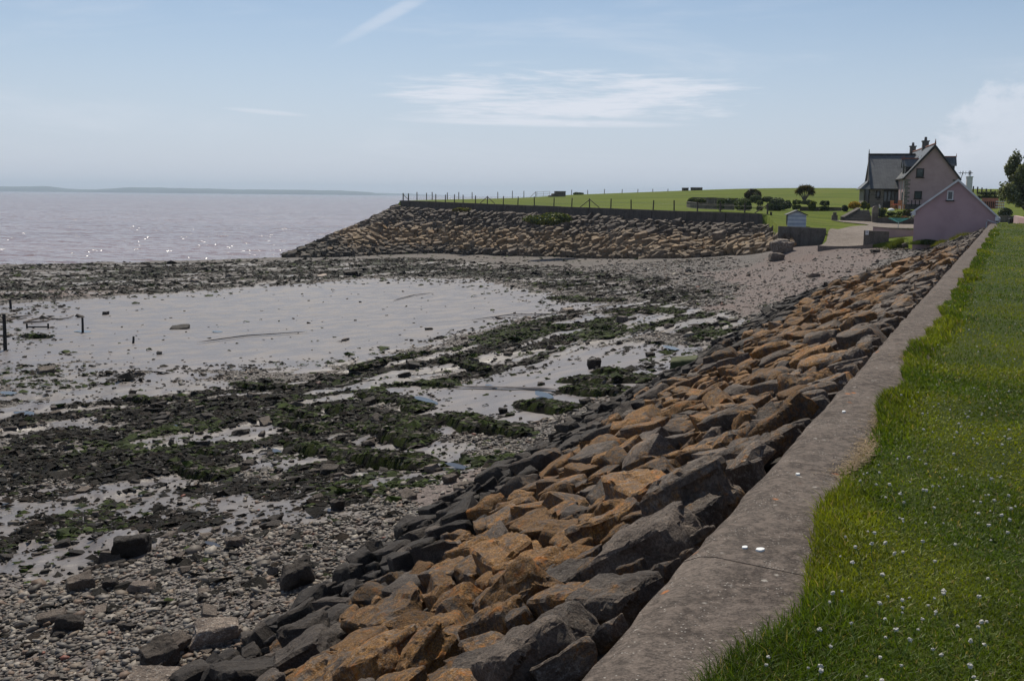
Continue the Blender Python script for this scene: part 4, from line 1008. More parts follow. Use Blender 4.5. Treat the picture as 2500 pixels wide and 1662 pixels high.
dd = MB().box(HF, d0, d1, WY - 0.06, WY + 0.05, -0.6, dz1).build('garden_door', M['dark_wood'], house)
for k in range(4):
    a0 = d0 + (d1 - d0) * (k + 0.18) / 4; a1 = d0 + (d1 - d0) * (k + 0.82) / 4
    MB().box(HF, a0, a1, WY - 0.075, WY - 0.05, 0.9, dz1 - 0.25).build('pane', M['glass'], dd)
p0, pz1 = HF.px(2109, 464, WY); p1, _ = HF.px(2121, 464, WY)
for q in (p0 + 0.1, p0 + 0.65): MB().box(HF, q, q + 0.13, WY - 0.10, WY - 0.005, -0.8, wze - 0.05).build('porch_post', M['dark_wood'], house)
pc = MB().box(HF, p0 + 0.24, p0 + 0.64, WY - 0.05, WY - 0.004, -0.6, wze - 0.2).build('porch_glazing', M['glass'], house)

# --- pink garage by the end of the sea wall
gb = Py(2228.5, 581, 78); GF = Frame(gb, rad(-24))
garage = empty('garage', gb, 'pink gabled outbuilding with pale bargeboards at the end of the sea wall', 'outbuilding')
gx0 = 0.0; gxl, gzl = GF.px(2231, 517); gxa, gza = GF.px(2340, 439); gxr, gzr = GF.px(2433, 529)
GL = 11.0
MB().prism(GF, [(0, -1.2), (gxr, -1.2), (gxr, gzr), (gxa, gza - 0.12), (0, gzl)], 0, GL).build('wall', M['render_pink'], garage)
s1_ = (gza - gzl) / gxa; s2_ = (gza - gzr) / (gxr - gxa); oh = 0.14
gr = MB().hexa(slab(GF(gxa, -0.14, gza + 0.06), GF(-oh, -0.14, gzl + 0.13 - oh * s1_), GF(-oh, GL + 0.1, gzl + 0.13 - oh * s1_), GF(gxa, GL + 0.1, gza + 0.06), 0.1)).build('roof', M['slate'], garage)
MB().hexa(slab(GF(gxa, -0.14, gza + 0.059), GF(gxr + oh, -0.14, gzr + 0.13 - oh * s2_), GF(gxr + oh, GL + 0.1, gzr + 0.13 - oh * s2_), GF(gxa, GL + 0.1, gza + 0.059), 0.1)).build('roof_slope', M['slate'], garage)
for sg, xe, ze_, s_ in ((-1, -oh - 0.03, gzl + 0.13 - oh * s1_, s1_), (1, gxr + oh + 0.03, gzr + 0.13 - oh * s2_, s2_)):
    bw = 0.15
    MB().hexa([GF(gxa, -0.2, gza + 0.07 - bw * 1.25), GF(xe, -0.2, ze_ - bw), GF(xe, -0.145, ze_ - bw), GF(gxa, -0.145, gza + 0.07 - bw * 1.25),
               GF(gxa, -0.2, gza + 0.07), GF(xe, -0.2, ze_ + 0.01), GF(xe, -0.145, ze_ + 0.01), GF(gxa, -0.145, gza + 0.07)]).build('bargeboard', M['fascia'], garage)
    a_, b_ = sorted((xe, xe - sg * 0.26))
    MB().box(GF, a_, b_, -0.205, 0.0, ze_ - 0.30, ze_ + 0.0 - (0.0 if sg > 0 else 0.0)).build('boxed_eave', M['fascia'], garage)
    MB().tube([GF(xe + sg * 0.06, -0.2, ze_ - 0.10), GF(xe + sg * 0.06, GL, ze_ - 0.10)], 0.06, 6).build('gutter', M['pipe'], garage)
x0, zt = GF.px(2313, 466); x1, zb_ = GF.px(2327, 489)
gw = window(GF, x0, x1, zb_, zt, 0, garage, M['fascia'], fw=0.075, sill=True, sill_mat=M['dark_wood'])
xe = gxr + oh + 0.09; zE = gzr - 0.1; xq, zq = GF.px(2411, 538)
MB().tube([GF(xe, -0.22, zE), GF(xe, -0.24, zE - 0.28), GF(xe - 0.15, -0.22, zE - 0.4), GF(xq, -0.10, zq), GF(xq - 0.05, -0.10, zq - 0.15), GF(xq - 0.06, -0.10, zq - 1.2)], 0.045, 8).build('downpipe', M['pipe'], garage, smooth=True)
MB().tube([GF(-oh - 0.06, -0.2, gzl - 0.2), GF(-oh - 0.03, -0.16, gzl - 0.36), GF(-0.02, 0.25, gzl - 0.5)], 0.04, 6).build('downpipe', M['pipe'], garage, smooth=True)

# --- low pink wall between slipway and garage
def wall_run(name, A, B, zt_a, zt_b, zb_, th, mat, label, cat, cap=None, capw=0.04):
    A = np.array(A, float); B = np.array(B, float); d = (B - A); d[2] = 0; L = np.linalg.norm(d); d /= L; n = np.array([d[1], -d[0], 0])
    e = empty(name, (A + B) / 2 * np.array([1, 1, 0]) + np.array([0, 0, zb_]), label, cat)
    P = lambda q, o, z: np.array([q[0] + n[0] * o, q[1] + n[1] * o, z])
    MB().hexa([P(A, th / 2, zb_), P(B, th / 2, zb_), P(B, -th / 2, zb_), P(A, -th / 2, zb_), P(A, th / 2, zt_a), P(B, th / 2, zt_b), P(B, -th / 2, zt_b), P(A, -th / 2, zt_a)]).build('wall_body', mat, e, bevel=0.015)
    if cap:
        w2 = th / 2 + capw
        MB().hexa([P(A, w2, zt_a), P(B, w2, zt_b), P(B, -w2, zt_b), P(A, -w2, zt_a), P(A, w2, zt_a + 0.06), P(B, w2, zt_b + 0.06), P(B, -w2, zt_b + 0.06), P(A, -w2, zt_a + 0.06)]).build('coping', cap, e)
    return e
A, B = Py(2132, 555, 90), Py(2230, 562, 88)
wall_run('garden_wall', A, B, A[2], B[2], A[2] - 1.9, 0.22, M['render_pink'], 'low pink wall with thin coping between slipway and outbuilding', 'wall', M['ledge_concrete'])
# --- concrete gate walls of the slipway
A, B = Py(1900, 552, 92.2), Py(2016.5, 557.5, 91.4)
lw = wall_run('slipway_wall', A, B, A[2], B[2], A[2] - 2.1, 0.35, M['gatewall'], 'long grey concrete wall left of the slipway, below the striped hut', 'wall')
A, B = Py(2109.5, 562.5, 86.2), Py(2171, 565, 85.6)
rw = wall_run('slipway_wall', A, B, A[2], B[2], A[2] - 1.9, 0.35, M['gatewall'], 'short grey concrete wall right of the slipway with a small white notice', 'wall')
q = Py(2117, 567.5, 85.9); fr = Frame(q, math.atan2(B[1] - A[1], B[0] - A[0]))
nb = MB().box(fr, -0.13, 0.13, -0.03, 0.0, -0.20, 0.19).build('notice', M['white'], None); tag(nb, 'small white notice fixed to the short slipway wall', 'notice')
for zz in (0.10, 0.02, -0.06): MB().box(fr, -0.07, 0.07, -0.034, -0.031, zz - 0.02, zz + 0.015).build('print_line', M['lead'], nb)
# --- weatherboarded hut
sb = Py(1922, 553.5, 94); SF = Frame(sb, rad(-9))
hut = empty('beach_hut', sb, 'small pale blue and white weatherboarded hut with felt roof', 'hut')
x1s, _ = SF.px(1967, 553.5); _, zes = SF.px(1922, 524); _, zas = SF.px(1948, 514.5); SD = 1.55; z0s = -0.7
MB().box(SF, 0.03, x1s - 0.03, 0.03, SD - 0.03, z0s, zes - 0.02).build('frame', M['dark_wood'], hut)
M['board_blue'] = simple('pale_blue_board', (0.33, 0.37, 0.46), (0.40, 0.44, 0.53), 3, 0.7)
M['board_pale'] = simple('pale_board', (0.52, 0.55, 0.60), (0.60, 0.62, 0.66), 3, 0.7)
nb_ = 12; bh = (zas - 0.05 - z0s) / nb_
for k in range(nb_):
    za_, zb2 = z0s + k * bh, z0s + (k + 1) * bh + 0.015
    def half(z): return 1.0 if z <= zes else max(0.04, (zas - z) / (zas - zes))
    c_ = x1s / 2; h0, h1 = half(za_) * x1s / 2, half(min(zb2, zas - 0.03)) * x1s / 2; zb2 = min(zb2, zas - 0.03)
    V = [SF(c_ - h0, -0.045, za_), SF(c_ + h0, -0.045, za_), SF(c_ + h0, 0.02, za_), SF(c_ - h0, 0.02, za_), SF(c_ - h1, -0.005, zb2), SF(c_ + h1, -0.005, zb2), SF(c_ + h1, 0.02, zb2), SF(c_ - h1, 0.02, zb2)]
    MB().hexa(V).build('board', M['board_blue'] if k % 2 else M['board_pale'], hut)  # two-tone paint; the alternating tones also stand in for lap shadow bands
    if za_ < zes - 0.1:
        zc2 = min(zb2, zes)
        MB().hexa([SF(x1s - 0.02, 0.021, za_), SF(x1s + 0.045, 0.021, za_), SF(x1s + 0.045, SD, za_), SF(x1s - 0.02, SD, za_), SF(x1s - 0.02, 0.021, zc2), SF(x1s + 0.005, 0.021, zc2), SF(x1s + 0.005, SD, zc2), SF(x1s - 0.02, SD, zc2)]).build('board', M['white'], hut)
M['felt'] = simple('roofing_felt', (0.14, 0.14, 0.14), (0.20, 0.20, 0.195), 3, 0.95)
for sg in (-1, 1):
    c_ = x1s / 2; e_ = x1s / 2 + 0.16; dz = (zas - zes) / (x1s / 2) * 0.16
    MB().hexa(slab(SF(c_, -0.15, zas + 0.06 + 0.0005 * sg), SF(c_ + sg * e_, -0.15, zes + 0.06 - dz), SF(c_ + sg * e_, SD + 0.12, zes + 0.06 - dz), SF(c_, SD + 0.12, zas + 0.06 + 0.0005 * sg), 0.05)).build('roof_panel', M['felt'], hut)
    MB().tube([SF(c_, -0.16, zas + 0.01), SF(c_ + sg * e_, -0.16, zes - dz + 0.02)], 0.035, 4).build('roof_trim', M['dark_wood'], hut)
MB().box(SF, x1s + 0.046, x1s + 0.06, 0.5, 1.0, zes - 0.75, zes - 0.3).build('side_window', M['glass'], hut)

# --- garden steps with side walls, newel and lamp
tb = Py(2052, 537.5, 108); TF = Frame(tb, rad(-11))
steps = empty('garden_steps', tb, 'wide flight of dark stone garden steps up to the terrace', 'steps')
sx1, _ = TF.px(2130, 540)
_, ztop = TF.px(2100, 513.5, 3.0); n_s = 7
for k in range(n_s):
    z1 = ztop * (k + 1) / n_s
    MB().box(TF, 0.2 + 0.09 * k * 3.0, sx1, 0.42 * k, 0.42 * (k + 1) + (2.5 if k == n_s - 1 else 0.12), z1 - 0.5, z1).build('step', M['step_stone'], steps, bevel=0.015)
# sloping side wall on the left
xs, zs_ = TF.px(2043, 522); e = empty('step_side_wall', TF(0, 0, 0), 'sloping stone side wall left of the garden steps', 'wall')
xtop, ztp = TF.px(2093, 509, 3.0)
MB().hexa([TF(0.0, 0.1, -0.4), TF(0.3, -0.1, -0.4), TF(xtop + 0.3, 2.9, -0.4), TF(xtop, 3.1, -0.4), TF(0.0, 0.1, 0.28), TF(0.3, -0.1, 0.28), TF(xtop + 0.3, 2.9, ztp), TF(xtop, 3.1, ztp)]).build('wall_body', M['ledge_concrete'], e)
MB().hexa([TF(-0.05, 0.05, 0.28), TF(0.35, -0.15, 0.28), TF(xtop + 0.35, 2.85, ztp), TF(xtop - 0.05, 3.15, ztp), TF(-0.05, 0.05, 0.36), TF(0.35, -0.15, 0.36), TF(xtop + 0.35, 2.85, ztp + 0.08), TF(xtop - 0.05, 3.15, ztp + 0.08)]).build('coping', M['step_stone'], e)
def pillar(u0, u1, v0, v1, Y, label, steps_=True, mat=None):
    b0 = Py((u0 + u1) / 2, v1, Y); fr = Frame(b0, rad(-11)); x0, zt = fr.px(u0, v0); x1, _ = fr.px(u1, v0); e = empty('stone_pillar', b0, label, 'pillar'); mat = mat or M['ledge_concrete']
    MB().box(fr, x0, x1, 0, x1 - x0, -0.3, zt * 0.62).build('shaft', mat, e, bevel=0.03)
    MB().box(fr, x0 + 0.12, x1 - 0.12, 0.12, x1 - x0 - 0.12, zt * 0.62, zt).build('head', mat, e, bevel=0.03); return e
pillar(2032, 2046, 518, 537.5, 107.6, 'squat stepped stone pillar at the left foot of the garden steps')
b0 = Py(2136, 541.5, 106.8); fr = Frame(b0, rad(-11)); e = empty('stone_newel', b0, 'stone newel with rounded pale top at the right of the garden steps', 'pillar')
MB().box(fr, -0.3, 0.32, 0, 0.6, -0.3, 0.92).build('shaft', M['ledge_concrete'], e, bevel=0.02)
arc = [(-0.30, 0.92), (0.30, 0.92)] + [(0.30 * math.cos(a), 1.35 + 0.30 * math.sin(a)) for a in np.linspace(0, math.pi, 9)]
MB().prism(fr, arc, 0.05, 0.5).build('rounded_top', M['slip'], e)
lb = Py(2146, 540, 106.5); e = empty('lamp_post', lb, 'thin black garden lamp post beside the steps', 'lamp post')
_, lz = Frame(lb, 0).px(2146.5, 502)
MB().tube([lb, lb + [0, 0, lz - 0.25]], 0.06, 8, 0.045).build('post', M['black_iron'], e)
MB().tube([lb, lb + [0, 0, 0.35]], 0.11, 8, 0.07).build('base', M['black_iron'], e)
lan = MB().tube([lb + [0, 0, lz - 0.27], lb + [0, 0, lz]], 0.07, 6, 0.14).build('lantern', M['pipe'], e)
MB().tube([lb + [0, 0, lz], lb + [0, 0, lz + 0.14]], 0.17, 6, 0.02).build('lantern_cap', M['black_iron'], lan)
# terrace edge wall below the garden bed
A, B = Py(2142, 541.5, 106.6), Py(2236, 546, 104.6)
wall_run('terrace_wall', A, B, A[2] + 0.45, B[2] + 0.45, A[2] - 0.4, 0.3, M['oldwall'], 'low dark wall at the foot of the sloping garden bed', 'wall')

# ------------------------------------------------------------------ plants
def leaves(center, radii, n, size, cols, seed, shape='round', shell=0.55, up=0.3, long=1.0, flat_bottom=True, lumps=9):
    """many small leaf faces spread through a lumpy crown; returns V, F, C"""
    g = np.random.default_rng(seed); c = np.array(center, float); R = np.array(radii, float)
    d = g.normal(size=(n, 3)); d /= np.linalg.norm(d, axis=1)[:, None]
    lc = g.normal(size=(lumps, 3)); lc /= np.linalg.norm(lc, axis=1)[:, None]
    lump = np.max(np.clip((d @ lc.T - 0.55) / 0.45, 0, 1) ** 0.7, axis=1)
    amp = {'round': 0.26, 'loose': 0.42, 'box': 0.12}[shape]
    rr = (1 - amp + amp * 1.2 * lump) * np.where(g.random(n) < 0.8, g.uniform(shell, 1.0, n) ** 0.5, g.uniform(0.2, 1, n))
    if shape == 'box':
        q = np.abs(d) ** 0.45 * np.sign(d); q /= np.linalg.norm(q, axis=1)[:, None]; d = q * (1.0 / np.max(np.abs(q), axis=1) ** 0.45)[:, None] * 0.95
    P = c + d * R * rr[:, None]
    if flat_bottom: P[:, 2] = np.maximum(P[:, 2], c[2] - R[2] * 0.98)
    nrm = d * 0.7 + g.normal(size=(n, 3)) * 0.8 + np.array([0, 0, up]); nrm /= np.linalg.norm(nrm, axis=1)[:, None]
    a = np.cross(nrm, g.normal(size=(n, 3))); a /= np.linalg.norm(a, axis=1)[:, None]; b_ = np.cross(nrm, a)
    s = size * g.uniform(0.6, 1.3, n)[:, None]
    V = np.stack([P - a * s * 0.5 * long, P + b_ * s * 0.42, P + a * s * 0.55 * long, P - b_ * s * 0.42], 1).reshape(-1, 3)
    Fc = np.arange(4 * n).reshape(n, 4)
    cols = np.array(cols, float); k = g.integers(0, len(cols), n); C = cols[k] * g.uniform(0.75, 1.25, n)[:, None]
    return V, Fc, np.repeat(C, 4, axis=0)
def leaf_obj(name, parent, packs, mat=None):
    base = 0; Vs, Fs, Cs = [], [], []
    for V, Fc, C in packs: Vs.append(V); Fs.append(Fc + base); Cs.append(C); base += len(V)
    V = np.concatenate(Vs) - (ORG[parent.name] if parent is not None else 0)
    me = big_mesh(name, V, np.concatenate(Fs)); vcol(me, np.concatenate(Cs)); return obj(name, me, mat or M['leaf'], parent)
G_DARK = [(0.020, 0.034, 0.010), (0.034, 0.054, 0.015), (0.052, 0.078, 0.020)]
G_MID = [(0.065, 0.095, 0.020), (0.095, 0.130, 0.026), (0.05, 0.072, 0.018)]
G_GOLD = [(0.13, 0.15, 0.02), (0.20, 0.20, 0.025), (0.09, 0.11, 0.02)]
G_YEL = [(0.55, 0.36, 0.03), (0.45, 0.29, 0.03), (0.22, 0.17, 0.025)]
G_SIL = [(0.20, 0.23, 0.17), (0.13, 0.16, 0.11), (0.06, 0.08, 0.045)]
G_BRN = [(0.07, 0.045, 0.025), (0.05, 0.045, 0.022), (0.10, 0.055, 0.028)]
def shrub(name, u0, u1, v0, v1, Y, cols, label, cat='shrub', shape='round', n=1700, size=0.13, group=None, **kw):
    """shrub that fills the pixel box u0..u1, v0..v1 at distance Y"""
    base = Py((u0 + u1) / 2, v1, Y); top = Py((u0 + u1) / 2, v0, Y)
    rx = (u1 - u0) / 2 * Y / F; rz = (top[2] - base[2]) / 2; e = empty(name, base, label, cat, group)
    leaf_obj('foliage', e, [leaves(base + [0, 0, rz], (rx, rx * 0.9, rz * 1.03), n, size, cols, int(u0 * 7 + v0), shape, **kw)])
    mb = MB(); r = random.Random(int(u0))
    for k in range(4):
        a = r.uniform(0, 6.28); mb.tube([base + [0, 0, -0.1], base + [math.cos(a) * rx * 0.4, math.sin(a) * rx * 0.4, rz * 1.1]], 0.04, 5, 0.015)
    mb.build('stems', M['bark'], e); return e
z2 = lambda x0, x1, y0, y1: (1650 + x0 / 4.718, 1650 + x1 / 4.718, 420 + y0 / 4.718, 420 + y1 / 4.718)
shrub('clipped_shrub', *z2(468, 562, 303, 440), 121, G_MID, 'dark clipped column shrub in front of the curved garden wall', shape='box')
shrub('rounded_shrub', *z2(665, 895, 302, 460), 120.5, G_MID, 'large rounded dark green shrub behind the wall fence', n=3400)
shrub('clipped_shrub', *z2(925, 1003, 320, 455), 120, G_MID, 'narrow clipped shrub between the large round and the silver shrubs', shape='box', n=1300)
shrub('silver_shrub', *z2(1020, 1300, 305, 465), 119, G_DARK + G_DARK + G_SIL, 'wide silver-topped spreading shrub in the middle of the garden', shape='loose', n=4200, size=0.16)
shrub('clipped_shrub', *z2(1335, 1440, 315, 440), 118.5, G_MID, 'olive clipped barrel shrub just behind the hut roof', shape='box')
shrub('golden_shrub', *z2(1518, 1615, 335, 458), 118, G_GOLD + G_MID, 'golden green clipped ball shrub right of the hut', n=1800)
shrub('dark_shrub', *z2(1648, 1772, 325, 462), 118, G_DARK, 'black-green clipped square shrub on the lawn edge', shape='box', n=2300)
shrub('dark_shrub', *z2(1912, 1985, 380, 455), 115, G_DARK, 'small dark rounded shrub at the left of the steps', n=1200)
shrub('yellow_shrub', *z2(1985, 2125, 338, 435), 113, G_YEL, 'bright yellow shrub above the sloping step wall', n=2600, size=0.11)
shrub('round_shrub', *z2(2122, 2205, 335, 430), 114.5, G_GOLD + G_MID, 'dull gold round shrub at the top of the steps', n=1500)
shrub('round_shrub', *z2(2195, 2235, 365, 432), 114, G_GOLD, 'smallest yellow green ball shrub by the stone wing', n=700)
shrub('brown_bush', *z2(790, 975, 195, 350), 134, G_BRN + G_DARK, 'dark bush with brown upper leaves on the upper lawn', shape='loose', n=3000, size=0.17, long=1.5)
shrub('green_bush', *z2(850, 985, 262, 355), 131, G_DARK + G_MID, 'low green bush at the foot of the brown bush', n=1700)
shrub('hedge', *z2(960, 1140, 285, 345), 131.5, G_DARK, 'low dark hedge running right from the brown bush', 'hedge', n=2000)
shrub('low_plant', *z2(130, 215, 300, 352), 136, G_GOLD + G_MID, 'yellow green leafy plant at the left tip of the curved garden wall', 'plant', 'loose', 700, 0.2)
shrub('low_plant', *z2(215, 350, 300, 358), 134, G_DARK + G_GOLD, 'dark leafy plant in the curved garden bed', 'plant', 'loose', 1100, 0.2)
shrub('low_plant', *z2(550, 680, 300, 362), 129, G_SIL + G_MID, 'silver green plant behind the clipped column shrub', 'plant', 'loose', 1200, 0.2)
shrub('hedge', *z2(1425, 1620, 322, 378), 126, G_DARK, 'dark low planting round the foot of the cabbage palm', 'hedge', n=2100)
shrub('low_plant', *z2(1225, 1340, 330, 420), 122, G_DARK, 'dark loose plant between silver shrub and olive barrel shrub', 'plant', 'loose', 1300)
# curved low walls
def curved_wall(label, pts, hgt, th, Ys):
    P = [Py(u, v, Y) for (u, v), Y in zip(pts, Ys)]; e = empty('garden_wall', P[len(P) // 2] - [0, 0, hgt], label, 'wall')
    for i in range(len(P) - 1):
        a, b_ = P[i], P[i + 1]; d = b_ - a; d[2] = 0; d /= np.linalg.norm(d); n = np.array([d[1], -d[0], 0]) * th / 2
        MB().hexa([a + n - [0, 0, hgt + .3], b_ + n - [0, 0, hgt + .3], b_ - n - [0, 0, hgt + .3], a - n - [0, 0, hgt + .3], a + n, b_ + n, b_ - n, a - n]).build('wall_body', M['ledge_concrete'], e)
        n2 = n * 1.25; MB().hexa([a + n2, b_ + n2, b_ - n2, a - n2] + [q + np.array([0, 0, 0.06]) for q in (a + n2, b_ + n2, b_ - n2, a - n2)]).build('coping', M['step_stone'], e)
    return e
curved_wall('curved low garden wall on the headland lawn, left of the shrubs', [(1679, 493.5), (1688, 495), (1705, 497), (1730, 498.5), (1755, 499.5), (1792, 501.5)], 0.45, 0.3, [134, 131, 128.5, 127, 126, 124.5])
curved_wall('upper straight garden wall behind the curved bed', [(1690, 482.6), (1735, 484), (1800, 485)], 0.55, 0.3, [139, 137, 134])
curved_wall('low garden wall running behind the clipped shrubs to the steps', [(1953, 506), (1985, 506.3), (2020, 507), (2055, 507.8)], 0.42, 0.3, [120, 119.5, 119, 118])
bb = Py(1737, 491, 130); fr = Frame(bb, 0); e = empty('garden_bench', bb, 'small grey garden bench between curved and upper garden walls', 'bench')
MB().box(fr, -0.6, 0.6, 0, 0.4, 0.38, 0.45).build('seat', M['ledge_concrete'], e)
MB().box(fr, -0.6, 0.6, 0.4, 0.46, 0.38, 0.42).build('rear_rail', M['ledge_concrete'], e)
for x in (-0.5, 0.4): MB().box(fr, x, x + 0.1, 0.03, 0.38, -0.4, 0.38).build('leg', M['ledge_concrete'], e)

# cabbage palm with several stems
cb = Py(1963.5, 489, 127); ct = empty('cabbage_palm', cb, 'multi-stemmed cabbage palm with tufted heads on the upper lawn', 'tree')
packs = []; g = np.random.default_rng(4)
for k, (u, v) in enumerate([(1950, 465), (1956, 458), (1964, 456), (1972, 456.5), (1979, 459), (1980, 466)]):
    tip = Py(u, v + 3, 127 + g.uniform(-0.5, 0.5)); mid = cb + (tip - cb) * 0.55
    MB().tube([cb + [0, 0, -0.2], mid, tip], 0.075, 6, 0.05).build('trunk', M['bark'], ct, smooth=True)
    n = 260; d = g.normal(size=(n, 3)); d[:, 2] = d[:, 2] * 0.8 + 0.15; d /= np.linalg.norm(d, axis=1)[:, None]; L = g.uniform(0.38, 0.72, n)[:, None]
    side = np.cross(d, g.normal(size=(n, 3))); side /= np.linalg.norm(side, axis=1)[:, None]; wv_ = side * 0.035
    P1 = tip + d * L * 0.5; P2 = tip + d * L - np.array([0, 0, 1]) * (0.10 * L)
    V = np.stack([tip + d * 0.05, P1 + wv_, P2, P1 - wv_], 1).reshape(-1, 3); cc = np.array([(0.07, 0.075, 0.02), (0.10, 0.07, 0.03), (0.05, 0.06, 0.018), (0.13, 0.10, 0.04)])[g.integers(0, 4, n)]
    packs.append((V, np.arange(4 * n).reshape(n, 4), np.repeat(cc, 4, axis=0)))
leaf_obj('crown', ct, packs)

# willow-like tree at the right
tb_ = Py(2503, 530, 96); tr = empty('willow_tree', tb_, 'grey green willow-like tree beside the far end of the verge', 'tree'); packs = []; g = np.random.default_rng(8)
H = 6.3
for k in range(34):
    a = g.uniform(0, 6.28); rr = g.uniform(0.3, 2.75); z = g.uniform(0.9, H - 0.7) ; rr *= 1 - 0.45 * (z / H) ** 2
    c0 = tb_ + [rr * math.cos(a), rr * math.sin(a), z]; s = g.uniform(0.55, 0.95)
    packs.append(leaves(c0, (s * 0.8, s * 0.8, s * 1.15), 520, 0.15, [(0.12, 0.14, 0.05), (0.18, 0.20, 0.10), (0.08, 0.095, 0.04), (0.26, 0.28, 0.18)], 900 + k, 'loose', shell=0.2, long=1.9))
    MB().tube([tb_ + [0, 0, 0.5], tb_ + [rr * 0.4 * math.cos(a), rr * 0.4 * math.sin(a), z * 0.6], c0], 0.05, 5, 0.012).build('limb', M['bark'], tr)
for k in range(9):
    a = g.uniform(0, 6.28); c0 = tb_ + [g.uniform(0.2, 1.5) * math.cos(a), g.uniform(0.2, 1.5) * math.sin(a), H - 0.35 + g.uniform(-.6, .35)]
    packs.append(leaves(c0, (0.28, 0.28, 0.6), 170, 0.14, [(0.07, 0.09, 0.04), (0.12, 0.14, 0.08)], 950 + k, 'loose', shell=0.1, long=2.0))
leaf_obj('crown', tr, packs); MB().tube([tb_ + [0, 0, -0.5], tb_ + [0.1, 0, 1.0], tb_ + [0.05, 0.1, 2.4]], 0.2, 8, 0.1).build('trunk', M['bark'], tr)

# things behind the garage
A, B = Py(2430, 527, 97), Py(2478, 527.5, 95)
wall_run('boundary_wall', A, B, A[2], B[2], -0.6, 0.25, M['gatewall'], 'grey concrete wall between pink outbuilding and tree', 'wall')
A, B = Py(2478, 526, 95), Py(2530, 541, 62)
wall_run('boundary_wall', A, B, A[2], B[2] + 0.1, -0.6, 0.25, M['render_pink'], 'pink wall at the right end of the verge under the tree', 'wall')
q = Py(2469, 545, 94.6); e = Frame(q, 0); tag(MB().box(e, -0.35, 0.35, -0.4, 0, -0.2, 0.45).build('bin_store', M['black_iron'], bevel=0.04), 'small dark box standing against the grey boundary wall', 'box')
A, B = Py(2398, 484, 128), Py(2437, 484.5, 127); wl_ = wall_run('terracotta_wall', A, B, A[2], B[2], A[2] - 1.3, 0.25, M['terracotta'], 'terracotta lattice wall behind the pink outbuilding', 'wall')
for k in range(8):
    a = A + (B - A) * (k + 0.5) / 8; MB().box(Frame(a, 0), -0.05, 0.05, -0.22, -0.15, -1.2, -0.42).build('lattice_bar', M['dark_wood'], wl_)
qq = Py(2441, 499, 126); wf = empty('lattice_panel', qq, 'pale terracotta lattice panel left of the tree', 'panel')
for k in range(5): MB().box(Frame(qq, 0), -0.5 + k * 0.22, -0.40 + k * 0.22, -0.05, 0.0, -0.5, 0.55).build('slat', M['terracotta'], wf)
for k in range(3): MB().box(Frame(qq, 0), -0.55, 0.6, -0.09, -0.052, -0.4 + k * 0.35, -0.30 + k * 0.35).build('cross_slat', M['white'], wf)
shrub('hedge', 2388, 2438, 467, 487, 131, G_DARK, 'dark green hedge behind the outbuilding roof', 'hedge', 'box', 2600, 0.16)
shrub('low_shrub', 2436, 2470, 508, 530, 97.5, G_MID + G_SIL, 'leafy shrub against the grey boundary wall beneath the tree', n=1300)
f4 = empty('post_fence', Py(2410, 470, 150), 'short row of dark fence posts on the hill behind the outbuilding', 'fence'); tops = []
for u, v in ((2376, 463), (2386.5, 464.5), (2397, 466.5), (2407.5, 469), (2418.5, 471), (2429, 474), (2437, 477)):
    P = Py(u, v, 150); tops.append(P); post(f4, P - [0, 0, 0.25], 0.75, 0.16)
wires(f4, tops, (0.2,))
cw = Py(2365, 462, 142); fr = Frame(cw, rad(-15)); e = empty('white_chimney', cw, 'white chimney stack with pot rising behind the outbuilding roof', 'chimney')
_, cz = fr.px(2365, 433)
MB().box(fr, -0.38, 0.38, -0.3, 0.3, -2.5, cz).build('stack', M['white'], e); MB().box(fr, -0.45, 0.45, -0.37, 0.37, cz, cz + 0.12).build('cap', M['white'], e)
MB().tube([fr(0, 0, cz + .12), fr(0, 0, cz + 0.35)], 0.2, 8, 0.12).build('flaunching', M['white'], e); MB().tube([fr(0, 0, cz + .35), fr(0, 0, cz + 0.9)], 0.12, 8, 0.09).build('pot', M['chimney'], e)

# garden bed between steps and garage, furniture on the terrace, clothes dryer in the yard
bed = [('bed_shrub', 2141, 2162, 508, 530, 109, G_MID, 'dark green shrub right behind the garden lamp post'), ('bed_shrub', 2150, 2164, 509, 521, 112, G_YEL, 'small yellow shrub in the garden bed'),
       ('bed_shrub', 2202, 2228, 511, 531, 111, G_BRN + G_MID, 'olive brown rounded shrub beside the outbuilding eave'), ('bed_plant', 2165, 2185, 517, 527, 112, G_MID, 'green ground plant in the middle of the garden bed'),
       ('bed_plant', 2183, 2204, 516, 527, 112, G_MID + G_GOLD, 'bright green ground plant below the garden table'), ('bed_plant', 2150, 2172, 526, 537, 108.5, G_GOLD + G_BRN, 'dry yellow ground plant at the left foot of the bed'),
       ('bed_plant', 2170, 2200, 525, 537, 108, G_GOLD + G_MID, 'yellow green ground plant above the clothes dryer'), ('bed_plant', 2198, 2222, 528, 539, 107.5, G_MID + [(0.4, 0.1, 0.08)], 'green plant with red flowers in the garden bed'),
       ('bed_plant', 2215, 2236, 527, 539, 107, G_SIL + [(0.6, 0.6, 0.56)], 'pale flowered plant at the right end of the garden bed')]
for nm, u0, u1, v0, v1, Y, cl_, lab in bed: shrub(nm, u0, u1, v0, v1, Y, cl_, lab, 'shrub' if 'shrub' in nm else 'plant', 'round' if 'shrub' in nm else 'loose', 1100, 0.13)
